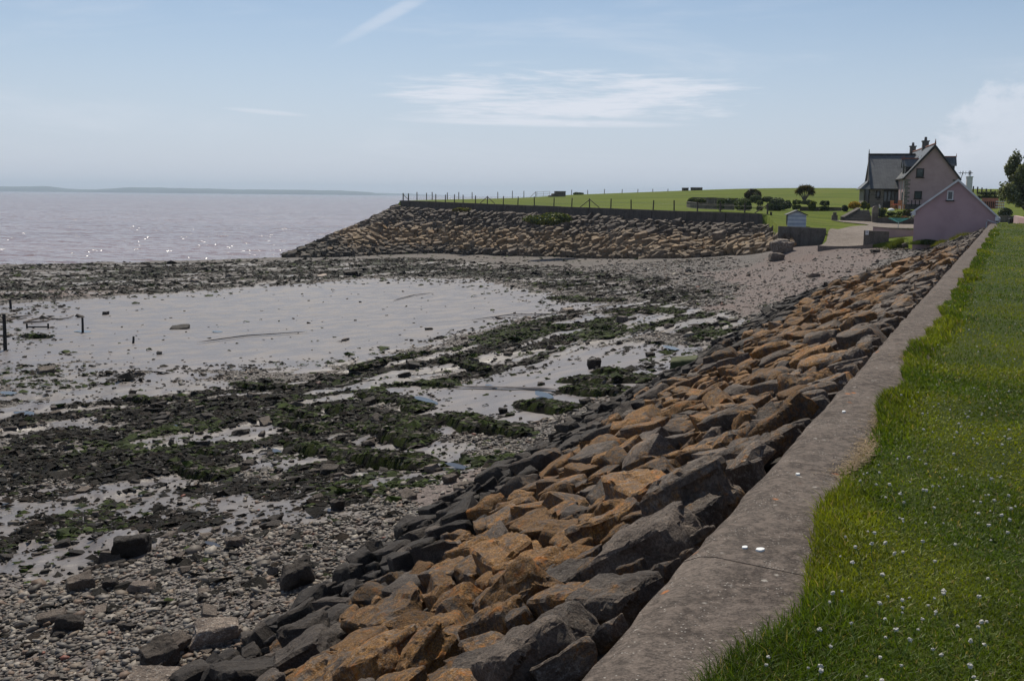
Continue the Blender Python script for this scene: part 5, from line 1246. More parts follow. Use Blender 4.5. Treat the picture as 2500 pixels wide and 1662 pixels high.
def chair(u, v, Y, yaw, label):
    P = Py(u, v, Y); fr = Frame(P, yaw); e = empty('garden_chair', P, label, 'chair')
    MB().box(fr, -0.27, 0.27, -0.27, 0.25, 0.40, 0.45).build('seat', M['teak'], e)
    for k in range(4): MB().box(fr, -0.25 + k * 0.13, -0.14 + k * 0.13, 0.22, 0.26, 0.452, 1.0).build('back_slat', M['teak'], e)
    MB().box(fr, -0.28, 0.28, 0.215, 0.265, 1.0, 1.08).build('back_rail', M['teak'], e)
    for x in (-0.26, 0.20):
        for y in (-0.25, 0.19): MB().box(fr, x, x + 0.06, y, y + 0.06, -0.1, 0.398).build('leg', M['teak'], e)
        MB().box(fr, x, x + 0.06, -0.26, 0.21, 0.64, 0.68).build('armrest', M['teak'], e)
    return e
chair(2180, 511, 126, 0.3, 'orange teak garden chair left of the garden table'); chair(2196, 510.5, 126, -0.5, 'orange teak garden chair by the house corner')
P = Py(2192, 513, 124); fr = Frame(P, 0.1); e = empty('garden_table', P, 'low orange teak garden table with a red cushion on the terrace', 'table')
for k in range(5): MB().box(fr, -0.75, 0.75, -0.4 + k * 0.165, -0.25 + k * 0.165, 0.60, 0.64).build('top_slat', M['teak'], e)
for x in (-0.68, 0.6):
    for y in (-0.35, 0.3): MB().box(fr, x, x + 0.08, y, y + 0.08, -0.15, 0.598).build('leg', M['teak'], e)
tag(MB().box(fr, -0.6, -0.1, -0.25, 0.2, 0.645, 0.72).build('cushion', M['red_cloth'], bevel=0.03), 'red cushion lying on the garden table', 'cushion')
P = Py(2175.5, 514.5, 122); fr = Frame(P, 0); V = []
e = empty('covered_bowl', P, 'white domed basin at the edge of the terrace', 'basin')
for j in range(5):
    r_, z = 0.42 * math.cos(j * 0.36), 0.30 * math.sin(j * 0.36); V += [fr(r_ * math.cos(a), r_ * math.sin(a), z) for a in np.linspace(0, 2 * math.pi, 12, endpoint=False)]
MB().add(V, [(j * 12 + i, j * 12 + (i + 1) % 12, j * 12 + 12 + (i + 1) % 12, j * 12 + 12 + i) for j in range(4) for i in range(12)] + [tuple(range(48, 60))]).build('dome', M['white'], e, smooth=True)
MB().tube([fr(0, 0, -0.08), fr(0, 0, 0.002)], 0.45, 12).build('rim', M['pipe'], e)
rb = Py(2192.5, 557.5, 98.5); rd = empty('rotary_dryer', rb, 'teal rotary clothes dryer standing in the concrete yard', 'clothes dryer')
_, rz = Frame(rb, 0).px(2193, 541); _, rz2 = Frame(rb, 0).px(2193, 534); rr = 1.2
MB().tube([rb, rb + [0, 0, rz]], 0.035, 8).build('pole', M['pipe'], rd)
tips = [rb + [rr * math.cos(a), rr * math.sin(a), rz2 + 0.04] for a in (0.3, 1.87, 3.44, 5.01)]
for q in tips: MB().tube([rb + [0, 0, rz - 0.1], q], 0.018, 5).build('arm', M['teal_line'], rd)
for k in range(1, 7):
    f = 0.22 + 0.78 * k / 6; pt = [rb + [0, 0, rz - 0.1] + (q - rb - [0, 0, rz - 0.1]) * f for q in tips]
    MB().tube(pt + [pt[0]], 0.007, 4).build('line', M['teal_line'], rd)
# bramble growing on the headland revetment, and grass tufts by the garage
shrub('bramble', 1278, 1395, 519, 548, 122.5, G_MID + G_DARK + G_GOLD, 'green bramble patch on the far rock bank below the wall', 'bush', 'loose', 4200, 0.26)
shrub('bramble', 1100, 1150, 506, 516, 141, G_BRN + G_GOLD, 'dry brown tuft at the wall foot on the far rock bank', 'bush', 'loose', 900, 0.25)
shrub('low_shrub', 1400, 1425, 470, 476, 236, G_MID, 'low dark scrub on the headland skyline right of the ruined block', 'bush', 'loose', 500, 0.35)
def tuft(name, u0, u1, v0, v1, Y, n, label, cols=None, kind=None):
    base = Py((u0 + u1) / 2, v1, Y); w_ = (u1 - u0) / 2 * Y / F; H = (v1 - v0) * Y / F; g = np.random.default_rng(int(u0))
    o_ = g.normal(0, 0.42, n) * w_; y_ = g.uniform(-0.5, 0.5, n) * w_; hh = H * (1 - 0.6 * np.abs(o_ / w_)) * g.uniform(0.6, 1.05, n)
    P = np.stack([base[0] + o_, base[1] + y_, np.full(n, base[2])], 1); P[:, 2] -= 0.1
    a = g.uniform(0, 6.28, n); wd_ = np.stack([np.cos(a), np.sin(a), 0 * a], 1) * 0.018
    T = P + np.stack([g.normal(0, 0.22, n) * hh + o_ * 0.2, g.normal(0, 0.2, n) * hh, hh + 0.1], 1)
    V = np.stack([P - wd_, P + wd_, T], 1).reshape(-1, 3); C = np.array(cols or [(0.16, 0.17, 0.03), (0.12, 0.145, 0.025), (0.21, 0.19, 0.05)])[g.integers(0, 3, n)]
    e = empty(name, base, label, 'grass tuft'); me = big_mesh('blades', V - base, np.arange(3 * n).reshape(n, 3)); vcol(me, np.repeat(C, 3, 0)); obj('blades', me, M['blade'], e); return e
tuft('grass_tuft', 2318, 2396, 566, 600, 71.0, 9000, 'tall yellow green grass clump against the pink outbuilding')
tuft('grass_tuft', 2280, 2322, 583, 606, 75, 3500, 'shorter green grass clump left of the tall clump')
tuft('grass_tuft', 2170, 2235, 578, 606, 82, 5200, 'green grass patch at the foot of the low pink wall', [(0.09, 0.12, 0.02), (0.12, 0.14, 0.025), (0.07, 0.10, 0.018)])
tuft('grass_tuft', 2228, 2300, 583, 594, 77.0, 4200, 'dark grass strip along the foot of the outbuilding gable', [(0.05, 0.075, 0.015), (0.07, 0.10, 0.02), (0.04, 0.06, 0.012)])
tuft('grass_tuft', 2300, 2330, 594, 612, 72.5, 2200, 'low green tuft at the top of the near boulders')

# ------------------------------------------------------------------ beach details
ICO_V = np.array([(-1, 1.618, 0), (1, 1.618, 0), (-1, -1.618, 0), (1, -1.618, 0), (0, -1, 1.618), (0, 1, 1.618), (0, -1, -1.618), (0, 1, -1.618), (1.618, 0, -1), (1.618, 0, 1), (-1.618, 0, -1), (-1.618, 0, 1)]) / 1.902
ICO_F = np.array([(0, 11, 5), (0, 5, 1), (0, 1, 7), (0, 7, 10), (0, 10, 11), (1, 5, 9), (5, 11, 4), (11, 10, 2), (10, 7, 6), (7, 1, 8), (3, 9, 4), (3, 4, 2), (3, 2, 6), (3, 6, 8), (3, 8, 9), (4, 9, 5), (2, 4, 11), (6, 2, 10), (8, 6, 7), (9, 8, 1)])
def scatter_mesh(name, P, size, flat, cols, jit, seed, mat, parent, kind='stuff', smooth=False, elong=(0.6, 1.0), tilt=0.25):
    g = np.random.default_rng(seed); n = len(P)
    V = np.tile(ICO_V, (n, 1, 1)) * (1 + g.normal(0, jit, (n, 12, 1)))
    V = V + g.normal(0, jit * 0.4, (n, 12, 3))
    sx = size * 0.5; V = V * np.stack([sx, sx * g.uniform(*elong, n), sx * flat * g.uniform(0.7, 1.3, n)], -1)[:, None]
    a = g.uniform(0, 6.28, n); ca, sa = np.cos(a)[:, None], np.sin(a)[:, None]
    tx, ty = g.normal(0, tilt, n)[:, None], g.normal(0, tilt, n)[:, None]
    x, y, z = V[..., 0], V[..., 1], V[..., 2]; z2_ = z + tx * x + ty * y
    V = np.stack([x * ca - y * sa, x * sa + y * ca, z2_], -1) + P[:, None]
    Fc = (ICO_F[None] + (np.arange(n) * 12)[:, None, None]).reshape(-1, 3)
    me = big_mesh(name, V.reshape(-1, 3), Fc, smooth); vcol(me, np.repeat(cols, 12, axis=0)); return tag(obj(name, me, mat, parent), kind=kind)
def weed_mesh(name, P, size, cols, seed, mat, parent, hgt=0.19):
    """ragged low tufts: a raised middle and seven uneven lobes"""
    g = np.random.default_rng(seed); n = len(P); k = 7
    a = np.arange(k)[None] * 2 * math.pi / k + g.normal(0, 0.25, (n, k)) + g.uniform(0, 6.28, (n, 1)); rr = size[:, None] * 0.5 * g.uniform(0.35, 1.25, (n, k))
    st = g.uniform(0.5, 1.0, (n, 1)); x = rr * np.cos(a); y = rr * np.sin(a) * st; z = size[:, None] * g.uniform(-0.12, 0.16, (n, k))
    ring = np.stack([x, y, z], -1); top = np.stack([g.normal(0, 0.12, n) * size, g.normal(0, 0.12, n) * size, size * hgt * g.uniform(0.5, 1.4, n)], -1)[:, None]
    V = np.concatenate([top, ring], 1) + P[:, None]
    tri = np.array([(0, 1 + j, 1 + (j + 1) % k) for j in range(k)]); Fc = (tri[None] + (np.arange(n) * (k + 1))[:, None, None]).reshape(-1, 3)
    me = big_mesh(name, V.reshape(-1, 3), Fc, False); vcol(me, np.repeat(cols, k + 1, axis=0)); return tag(obj(name, me, mat, parent), kind='stuff')
def edgy(x, y):
    """how much of the ground round a point is not clean mud"""
    d = 0.7 + np.hypot(x, y) * 0.035; t_ = 0
    for a in np.arange(6) * 1.047: t_ = t_ + (zones(x + d * np.cos(a), y + 1.8 * d * np.sin(a))[0] > 0.9)
    return 1 - t_ / 6
def edge_of_mud(x, y, md):
    e = np.zeros(len(x)); k = md > 0.9; e[k] = edgy(x[k], y[k]); return e
def sample(n, seed, a0=-32, a1=27, r0=8.5, r1=150):
    """points spread so that near ground gets more of them than far ground"""
    g = np.random.default_rng(seed); a = np.radians(g.uniform(a0, a1, n)); r = r0 * np.exp(g.uniform(0, math.log(r1 / r0), n)); return r * np.sin(a), r * np.cos(a), r, g
def off_rock(x, y, marg=0.3):
    s = (x - WA[0]) * WD[0] + (y - WA[1]) * WD[1]; o = (x - WA[0]) * WN[0] + (y - WA[1]) * WN[1]
    return o > np.interp(s, ts_, to_) - marg
HPOLY = np.array([Pw(1)[:2]] + htoe[:12] + [Pw(0)[:2]])
def free(x, y): return off_rock(x, y) & ~inpoly(x, y, HPOLY) & (BH(x, y) > SEA_Z - 0.02) & ~((y > 86.2) & (x > 20))
PCOL = np.array([(0.21, 0.19, 0.168), (0.16, 0.142, 0.124), (0.12, 0.104, 0.09), (0.25, 0.23, 0.208), (0.19, 0.155, 0.122), (0.08, 0.07, 0.06), (0.17, 0.12, 0.09), (0.15, 0.143, 0.138), (0.31, 0.29, 0.262)])
# pebbles and cobbles
x, y, r, g = sample(140000, 101, r0=8.5, r1=105)
md, wd, far, fn, gap = zones(x, y); ed_ = edge_of_mud(x, y, md); pr = np.where(fn > 0, 0.30, np.where(md > 0.9, 0.004 + 0.10 * ed_, np.where(md > 0, 0.13, np.where(wd + far > 0, 0.22, 1.0))))
k = free(x, y) & (g.random(len(x)) < pr); x, y, r = x[k], y[k], r[k]; wd = (wd + far)[k]
size = np.minimum(g.lognormal(math.log(0.047), 0.42, len(x)), 0.26) * (1 + r / 42)
z = beach_z(x, y) + size * 0.10; c = PCOL[g.integers(0, len(PCOL), len(x))] * g.uniform(0.62, 0.92, (len(x), 1)) * [1.08, 1.0, 0.90]
red = g.random(len(x)) < 0.005; c[red] = (0.20, 0.07, 0.045)
dark = g.random(len(x)) < np.where(wd > 0, 0.88, 0.12); c[dark] *= 0.30
print('pebbles', len(x))
scatter_mesh('pebbles', np.stack([x, y, z], -1), size, 0.42, c, 0.15, 5, M['pebble'], None, smooth=True)
# seaweed clumps
x, y, r, g = sample(260000, 103, r0=13, r1=150)
md, wd, far, fn, gap = zones(x, y)
dens = np.where(wd > 0, sstep(0.455, 0.565, gap) * 0.95 + 0.03, np.where(far > 0, 0.45 * sstep(0.35, 0.52, gap) + 0.18, np.where(md > 0.9, 0.003 + 0.30 * edge_of_mud(x, y, md) * sstep(0.40, 0.56, gap), np.where(md > 0, 0.04 + 0.45 * sstep(0.46, 0.56, fbm(x, y, 0.7, 4, 133)), np.where(fn > 0, 0.0, 0.03)))))
k = free(x, y) & (g.random(len(x)) < dens); x, y, r = x[k], y[k], r[k]; far_ = far[k]; gp = gap[k]
size = g.lognormal(math.log(0.14), 0.42, len(x)) * (0.7 + r / 60); z = beach_z(x, y) + size * 0.05
gr_ = fbm(x, y, 0.22, 3, 81); green = g.random(len(x)) < np.where(far_ > 0, 0.10, 0.08 + 0.75 * sstep(0.48, 0.62, gr_))
c = np.where(green[:, None], np.array([(0.028, 0.040, 0.005)]), np.array([(0.012, 0.0095, 0.0065)])) * g.uniform(0.6, 1.6, (len(x), 1))
brown = ~green & (g.random(len(x)) < 0.25); c[brown] = np.array((0.022, 0.014, 0.008)) * g.uniform(0.7, 1.3, (brown.sum(), 1))
print('weed', len(x))
weed_mesh('seaweed', np.stack([x, y, z], -1), size, c, 6, M['weed'], None)
# the larger stones, one by one, lying in the beach
STONE = [boulder_mesh('stone', 700 + i, 1 if i < 5 else 0) for i in range(12)]
for me in STONE: me.materials.append(M['rock'])
x, y, r, g = sample(4200, 107, r0=10, r1=110); md, wd, far, fn, gap = zones(x, y)
pr = np.where(md > 0.9, 0.04, np.where(fn > 0, 0.10, np.where(wd > 0, 0.55, 0.24))); k = np.where(free(x, y) & off_rock(x, y, -0.3) & (g.random(len(x)) < pr))[0]
siz = g.lognormal(math.log(0.19), 0.4, len(x)) * (0.7 + r / 60); k = k[np.argsort(-(siz / r)[k])][:280]; rs = random.Random(3)
for i in k:
    P = np.array([x[i], y[i], float(beach_z(np.array(x[i]), np.array(y[i])))]); o = bpy.data.objects.new('stone', STONE[rs.randrange(12)]); COL.objects.link(o); o.parent = beach
    s_ = min(float(siz[i]), 0.85); o.matrix_local = Matrix.Translation(P + [0, 0, s_ * 0.10]) @ rot_to((rs.gauss(0, .15), rs.gauss(0, .15), 1), rs.uniform(0, 6.28), 0.1, rs).to_4x4() @ Matrix.Diagonal((s_, s_ * 0.9, s_ * 0.75, 1))
    lv = rs.choice((0.45, 0.7, 1.0, 1.3, 1.6)); o.color = (0.05, lv * (0.6 if wd[i] > 0 else 1), rs.uniform(0.0, 0.5), 1)

# weed-covered bedrock ledges: tilted beds with a broken near face
M['ledge'] = None
m, t, b = mat_new('weedy_bedrock'); p = t.pos(); nz = t.sepv(t.new('ShaderNodeNewGeometry').outputs['Normal'])[2]
n1 = t.noise(p, 2.2, 6, 0.65, 0.3); n2 = t.noise(p, 11, 5, 0.7)
c = t.mix(t.ramp(n1, 0.40, 0.6), (0.009, 0.008, 0.006), (0.024, 0.032, 0.005))
c = t.mix(t.ramp(n2, 0.50, 0.68, 0, 0.85), c, (0.014, 0.012, 0.010))
c = t.mix(t.math('MULTIPLY', t.ramp(t.noise(p, 3.3, 5, 0.7), 0.52, 0.60), t.ramp(nz, 0.55, 0.85)), c, (0.165, 0.140, 0.126))
t.put(b.inputs['Base Color'], c); b.inputs['Roughness'].default_value = 0.95; b.inputs['Specular IOR Level'].default_value = 0.05
t.l.new(t.bump(t.math('ADD', n2, t.math('MULTIPLY', t.noise(p, 30, 3), 0.4)), 0.9, 0.06), b.inputs['Normal']); M['ledge'] = m
def ledge(pts, hgt, width, seed, name='rock_ledge', mat=None, label=None):
    P = np.array([beach_xy(u, v) for u, v in pts]); d = np.r_[0, np.cumsum(np.linalg.norm(np.diff(P, axis=0), axis=1))]
    n = max(12, int(d[-1] / 0.07)); q = np.linspace(0, d[-1], n); X = np.interp(q, d, P[:, 0]); Y = np.interp(q, d, P[:, 1])
    T = np.gradient(np.stack([X, Y], 1), axis=0); T /= np.linalg.norm(T, axis=1)[:, None] + 1e-9; N = np.stack([T[:, 1], -T[:, 0]], 1)
    flip = np.sign((N * -np.stack([X, Y], 1)).sum(1))[:, None]; N = N * np.where(flip == 0, 1, flip)        # towards the sea wall side
    taper = np.clip(np.minimum(q, d[-1] - q) / (0.14 * d[-1] + 0.05), 0.12, 1) ** 0.6
    wig = (fbm(q, q * 0 + seed, 0.9, 4, seed) - 0.5) * 0.7; hh = hgt * taper * (0.55 + 0.9 * fbm(q, q * 0 + 7, 1.3, 3, seed + 3))
    rows = [(-1.0, -0.06), (-0.72, 0.35), (-0.40, 0.72), (-0.12, 1.0), (0.02, 0.92), (0.10, 0.45), (0.15, 0.05), (0.20, -0.5)]; V = []
    for i, (o, z) in enumerate(rows):
        ww = width * (o + wig * 0.5 * (1 if i else 0)) * np.where(o < 0, taper, 1)
        xx = X + N[:, 0] * ww; yy = Y + N[:, 1] * ww
        V.append(np.stack([xx, yy, BH(xx, yy) + 0.06 + hh * (z + (fbm(xx, yy, 3.0, 4, seed + i, 0.65) - 0.5) * 0.9 * (0 < i < 4))], 1))
    V = np.stack(V, 1).reshape(-1, 3); k = len(rows); ix = np.arange(n * k).reshape(n, k)
    Fc = np.stack([ix[:-1, :-1], ix[:-1, 1:], ix[1:, 1:], ix[1:, :-1]], -1).reshape(-1, 4)
    me = big_mesh(name, V, Fc, False); bm = bmesh.new(); bm.from_mesh(me); bmesh.ops.recalc_face_normals(bm, faces=bm.faces)
    if sum(f.normal.z * f.calc_area() for f in bm.faces) < 0: bmesh.ops.reverse_faces(bm, faces=bm.faces)
    bm.to_mesh(me); bm.free()
    return obj(name, me, mat or M['ledge'], beach)
LED = [([(870, 962), (930, 978), (985, 995), (1020, 1010)], .42, 1.1), ([(950, 944), (1020, 941), (1110, 946)], .28, 0.8), ([(790, 1000), (870, 1015), (953, 1035), (1010, 1062)], .42, 1.3), ([(800, 1047), (880, 1060), (964, 1077), (1015, 1098)], .42, 1.3),
       ([(690, 1085), (760, 1105), (850, 1125), (964, 1140), (1063, 1144)], .45, 1.2), ([(1071, 1020), (1110, 1040), (1159, 1060), (1220, 1062), (1277, 1068)], .48, 1.2), ([(1262, 990), (1320, 1003), (1384, 1011)], .42, 1.1),
       ([(1372, 932), (1420, 938), (1500, 934), (1582, 934)], .25, 1.3), ([(1376, 955), (1440, 966), (1525, 966)], .38, 1.2), ([(1450, 911), (1517, 915)], .3, 0.8), ([(676, 996), (715, 1012), (760, 1022)], .42, 0.9),
       ([(627, 1024), (700, 1045), (800, 1068)], .42, 1.1), ([(417, 1147), (470, 1168), (535, 1174)], .5, 1.2), ([(483, 1108), (549, 1125)], .42, 0.9), ([(258, 1147), (322, 1153)], .35, 0.8), ([(50, 822), (90, 826), (130, 824)], .35, 1.2),
       ([(1070, 880), (1130, 895), (1180, 905)], .25, 1.0), ([(1350, 800), (1420, 805), (1500, 800)], .22, 1.5), ([(1480, 765), (1580, 762), (1660, 768)], .22, 1.6), ([(1340, 728), (1420, 738), (1520, 734)], .22, 2.0), ([(1290, 695), (1370, 700), (1450, 698)], .22, 2.0),
       ([(860, 905), (960, 880), (1060, 862)], .25, 1.3), ([(560, 940), (640, 950), (720, 948)], .28, 1.0), ([(300, 975), (360, 985), (420, 983)], .3, 0.9)]
LT = []
for i, (pts, hg, wd_) in enumerate(LED):
    o = ledge(pts, hg * 0.32, wd_ * 0.7, 200 + i * 11); V = np.empty(len(o.data.vertices) * 3); o.data.vertices.foreach_get('co', V); V = V.reshape(-1, 8, 3)[:, 1:5].reshape(-1, 3)
    LT.append(V[np.random.default_rng(i).random(len(V)) < 0.45])
LT = np.concatenate(LT); g = np.random.default_rng(77); LT = LT + g.normal(0, 0.05, LT.shape) * [1, 1, 0.2]
gg = g.random(len(LT)) < 0.55; cc_ = np.where(gg[:, None], np.array([(0.030, 0.044, 0.005)]), np.array([(0.011, 0.009, 0.006)])) * g.uniform(0.6, 1.5, (len(LT), 1))
weed_mesh('ledge_weed', LT, g.lognormal(math.log(0.17), 0.35, len(LT)) * (0.7 + np.hypot(LT[:, 0], LT[:, 1]) / 70), cc_, 78, M['weed'], None)
m_ = simple('mud_scarp', (0.14, 0.118, 0.106), (0.175, 0.148, 0.135), 3, 0.6)
for i, pts in enumerate([[(480, 838), (600, 822), (690, 816), (750, 812)], [(960, 735), (1010, 722), (1060, 716)], [(1140, 785), (1250, 770), (1400, 768)], [(1110, 947), (1220, 950), (1365, 955)]]):
    ledge(pts, 0.035, 0.14, 900 + i * 7, 'mud_scarp', m_)

# puddles left by the tide
m, t, b = mat_new('tide_puddle'); b.inputs['Base Color'].default_value = (0.05, 0.045, 0.042, 1); b.inputs['Roughness'].default_value = 0.04; b.inputs['IOR'].default_value = 1.33; M['puddle'] = m
for i, (u, v, w_, d_) in enumerate([(442, 1045, 40, 9), (540, 1158, 42, 10), (1328, 972, 46, 9), (1115, 1140, 60, 7), (202, 809, 42, 4), (530, 810, 26, 3), (1200, 948, 30, 4), (1640, 855, 45, 6), (60, 1015, 50, 8), (812, 1256, 30, 7), (520, 1345, 40, 7), (675, 1105, 26, 7), (1040, 985, 60, 6), (20, 965, 45, 6)]):
    ring = []
    for a in np.linspace(0, 2 * math.pi, 22, endpoint=False):
        k = 0.7 + 0.6 * float(fbm(np.array(math.cos(a) * 1.3 + i * 5), np.array(math.sin(a) * 1.3), 1.0, 3, 300 + i)); ring.append(beach_xy(u + w_ / 2 * k * math.cos(a), v + d_ / 2 * k * math.sin(a)))
    ring = np.array(ring); zp = float(np.max(beach_z(ring[:, 0], ring[:, 1]))) + 0.012
    me = bpy.data.meshes.new('puddle'); me.from_pydata([(q[0], q[1], zp) for q in ring], [], [tuple(range(len(ring)))])
    o = obj('puddle', me, M['puddle']); bm = bmesh.new(); bm.from_mesh(me); bm.normal_update()
    if bm.faces and list(bm.faces)[0].normal.z < 0: bmesh.ops.reverse_faces(bm, faces=bm.faces)
    bm.to_mesh(me); bm.free(); tag(o, kind='structure')

# loose boulders on the beach, each its own thing
def loose(u, v, w_, hpx, var, col, label, yaw=0.0, name='boulder', flat=None, cat='boulder', tilt=0.1, me=None):
    q = beach_xy(u, v); zb = float(beach_z(q[0], q[1])); d = math.hypot(q[0], q[1]); sc = w_ * d / F * 1.12; h_ = hpx * d / F
    o = bpy.data.objects.new(name, me or BIG[var % len(BIG)]); COL.objects.link(o); r = random.Random(var)
    z0_ = o.data.vertices; zs = [vv.co.z for vv in z0_]; hz = max(zs) - min(zs)
    fz = h_ * 1.25 / hz
    o.matrix_local = Matrix.Translation((q[0], q[1], zb + fz * hz * 0.33)) @ Matrix.Rotation(tilt, 4, 'X') @ Matrix.Rotation(yaw, 4, 'Z') @ Matrix.Diagonal((sc, sc * 0.9, fz, 1))
    o.color = (*col, 1); return tag(o, label, cat)
DK = (0.0, 0.45, 0.05); GY = (0.0, 1.2, 0.35); PALE = (0.0, 2.0, 0.7); WDC = (0.0, 0.28, 0.0)
loose(722, 1422, 82, 62, 3, DK, 'upright dark boulder alone on pale pebbles near the revetment toe', 0.5)
loose(1136, 1200, 62, 30, 5, GY, 'grey boulder on reddish sand below the middle boulders', 0.2)
loose(1098, 1172, 40, 20, 2, GY, 'smaller grey boulder behind the boulder on reddish sand', 0.9)
loose(1527, 1014, 30, 30, 6, DK, 'upright black boulder standing at the edge of the shingle', 0.8)
loose(172, 1542, 72, 36, 7, DK, 'dark square boulder among pebbles at the lower left', 0.1)
loose(128, 1525, 62, 22, 9, GY, 'flat grey slab left behind the dark square boulder', 0.4)
loose(525, 1560, 125, 55, 8, PALE, 'pale flat slab leaning beside the revetment toe', 0.35)
loose(430, 1585, 70, 40, 10, GY, 'grey wedge boulder left of the pale leaning slab', 1.0)
loose(390, 1615, 95, 60, 11, (0.1, 0.6, 0.2), 'dark ridged boulder above the tan slab at the bottom edge', 0.7)
loose(375, 1668, 130, 46, 12, (0.15, 1.7, 0.6), 'tan rounded slab at the bottom edge of the beach', 0.0)
loose(322, 1352, 95, 48, 13, WDC, 'black weed-covered boulder in the lower left mud', 0.3)
loose(575, 1345, 46, 24, 14, GY, 'grey slab boulder beside a small pool', 0.1)
loose(195, 1442, 60, 36, 15, GY, 'tilted grey slab amid lower left cobbles', 0.6)
loose(272, 1440, 34, 26, 16, DK, 'small dark block right of the tilted grey slab', 0.2)
loose(826, 1250, 36, 28, 17, DK, 'dark boulder at a puddle in the middle foreground', 0.5)
loose(1452, 898, 36, 22, 1, WDC, 'weed-black boulder on the right mud patch', 0.2)
loose(1587, 870, 22, 10, 4, WDC, 'small weed-black boulder near the mossy block', 0.5)
loose(1430, 990, 30, 16, 0, DK, 'dark boulder by the long weedy ledge', 0.5)
loose(1228, 1008, 24, 14, 2, WDC, 'weedy boulder left of the short thick ledge', 0.1)
loose(310, 920, 26, 10, 6, WDC, 'round weed-black boulder at the lower edge of the mud flat', 0.0)
loose(330, 978, 50, 16, 8, WDC, 'wide weed-black boulder in the left weed band', 0.0)
loose(1905, 616, 50, 30, 5, (0.1, 1.5, 0.7), 'larger pale slab boulder at the end of the far rock bank', 0.4)
loose(1896, 634, 34, 17, 7, GY, 'square grey boulder in front of the larger pale slab', 0.0)
loose(1945, 610, 30, 14, 9, (0.8, 0.8, 0.0), 'orange weedy boulder beside the foot of the slipway', 0.4)
loose(785, 674, 26, 6, 3, (0, 3.2, 0.9), 'white bleached slab on the far edge of the mud flat', 0.5)
loose(855, 671, 34, 11, 4, WDC, 'black boulder on the far shingle right of the white slab', 0.5)
loose(1388, 760, 26, 7, 10, (0.05, 2.2, 0.6), 'pale slab at the right tip of the mud flat', 0.5)
loose(440, 802, 46, 7, 11, WDC, 'dark low rock alone in the middle of the mud flat', 0.2)
# mossy concrete block
q = beach_xy(1668, 918); zb = float(BH(q[0], q[1])); d = math.hypot(*q); fr = Frame((q[0], q[1], zb), rad(-12)); m_ = simple('mossy_concrete', (0.045, 0.055, 0.020), (0.10, 0.105, 0.05), 3, 0.9, 0.5, 12, 0.03)
hw_ = 33 * d / F; mb = MB(); mb.hexa([fr(-hw_, 0, -0.15), fr(hw_, 0.0, -0.15), fr(hw_, 0.55, -0.15), fr(-hw_, 0.55, -0.15), fr(-hw_ * 0.97, 0.06, 0.36), fr(hw_ * 0.97, 0.06, 0.46), fr(hw_, 0.6, 0.50), fr(-hw_, 0.6, 0.40)])
tag(mb.build('concrete_block', m_, bevel=0.03), 'moss green concrete block lying at the toe of the near boulders', 'block')
# driftwood log near the slipway
A_ = Py(2208, 602, 80.5); B_ = Py(2263, 597, 79.6); A_[2] = float(BH(A_[0], A_[1])) + 0.22; B_[2] = float(BH(B_[0], B_[1])) + 0.30
lg = empty('driftwood_log', (A_ + B_) / 2, 'thick dark driftwood log beached below the pink outbuilding', 'log'); dv = (B_ - A_)
MB().tube([A_ - dv * 0.08 + [0, 0, -0.05], A_, A_ + dv * 0.3 + [0, 0, .05], A_ + dv * 0.7 + [0, 0, 0.03], B_], 0.18, 9, 0.27).build('trunk', M['post_wood'], lg, smooth=True)
MB().tube([A_ + dv * 0.25 + [0, 0, .15], A_ + dv * 0.15 + [0, .1, .42]], 0.09, 6, 0.05).build('branch_stub', M['bark'], lg)
tag(MB().tube([A_ + dv * 0.2 + [0, .45, .22], A_ + dv * 0.9 + [0, .5, .30]], 0.10, 7, 0.07).build('driftwood_branch', simple('bleached_wood', (0.30, 0.26, 0.22), (0.42, 0.38, 0.33), 5, 0.9)), 'bleached driftwood branch lying along the thick log', 'driftwood')

# old timber stakes on the mud flat
def stake(u0, v0, u1, v1, r, label, extra=None, name='timber_stake'):
    q = beach_xy(u1, v1); zb = float(BH(q[0], q[1])); base = np.array([q[0], q[1], zb]); top = Py(u0, v0, q[1] + 0.05); e = empty(name, base, label, 'stake')
    MB().tube([base - (top - base) * 0.2, base + (top - base) * 0.5 + [0.01, 0, 0], top], r, 7, r * 0.85).build('shaft', M['wet_wood'], e)
    if extra:
        for k, L, dz in extra:
            P = base + (top - base) * k; MB().tube([P, P + [-L, 0.2, dz]], r * 0.55, 5).build('cross_bar', M['wet_wood'], e)
    return e
stake(9.5, 766, 13, 855, 0.10, 'tallest black stake with cross bars at the left edge of the mud', [(0.77, 1.2, 0.02), (0.4, 1.0, 0.0), (0.16, 1.0, 0.1)])
stake(201, 775, 202, 811, 0.075, 'plain black stake standing in a small pool on the mud')
stake(326, 821, 325, 837, 0.065, 'short bent black stump right of the pool stake')
stake(24.5, 731, 26, 754, 0.10, 'short thick black stake at the far left of the mud')
q = beach_xy(66, 801); q2 = beach_xy(118, 801); zb = float(BH(*q)); e = empty('sunken_timbers', (q[0], q[1], zb), 'low black timber frame with two uprights half sunk in mud', 'timbers')
MB().tube([(q[0], q[1], zb + 0.08), (q2[0], q2[1], float(BH(*q2)) + 0.08)], 0.05, 5).build('rail', M['wet_wood'], e)
for s_ in (q, q2): MB().tube([(s_[0], s_[1], float(BH(*s_)) - 0.2), (s_[0], s_[1], float(BH(*s_)) + 0.30)], 0.06, 5).build('upright', M['wet_wood'], e)
brw = simple('brown_driftwood', (0.10, 0.075, 0.06), (0.17, 0.13, 0.10), 5, 0.9)
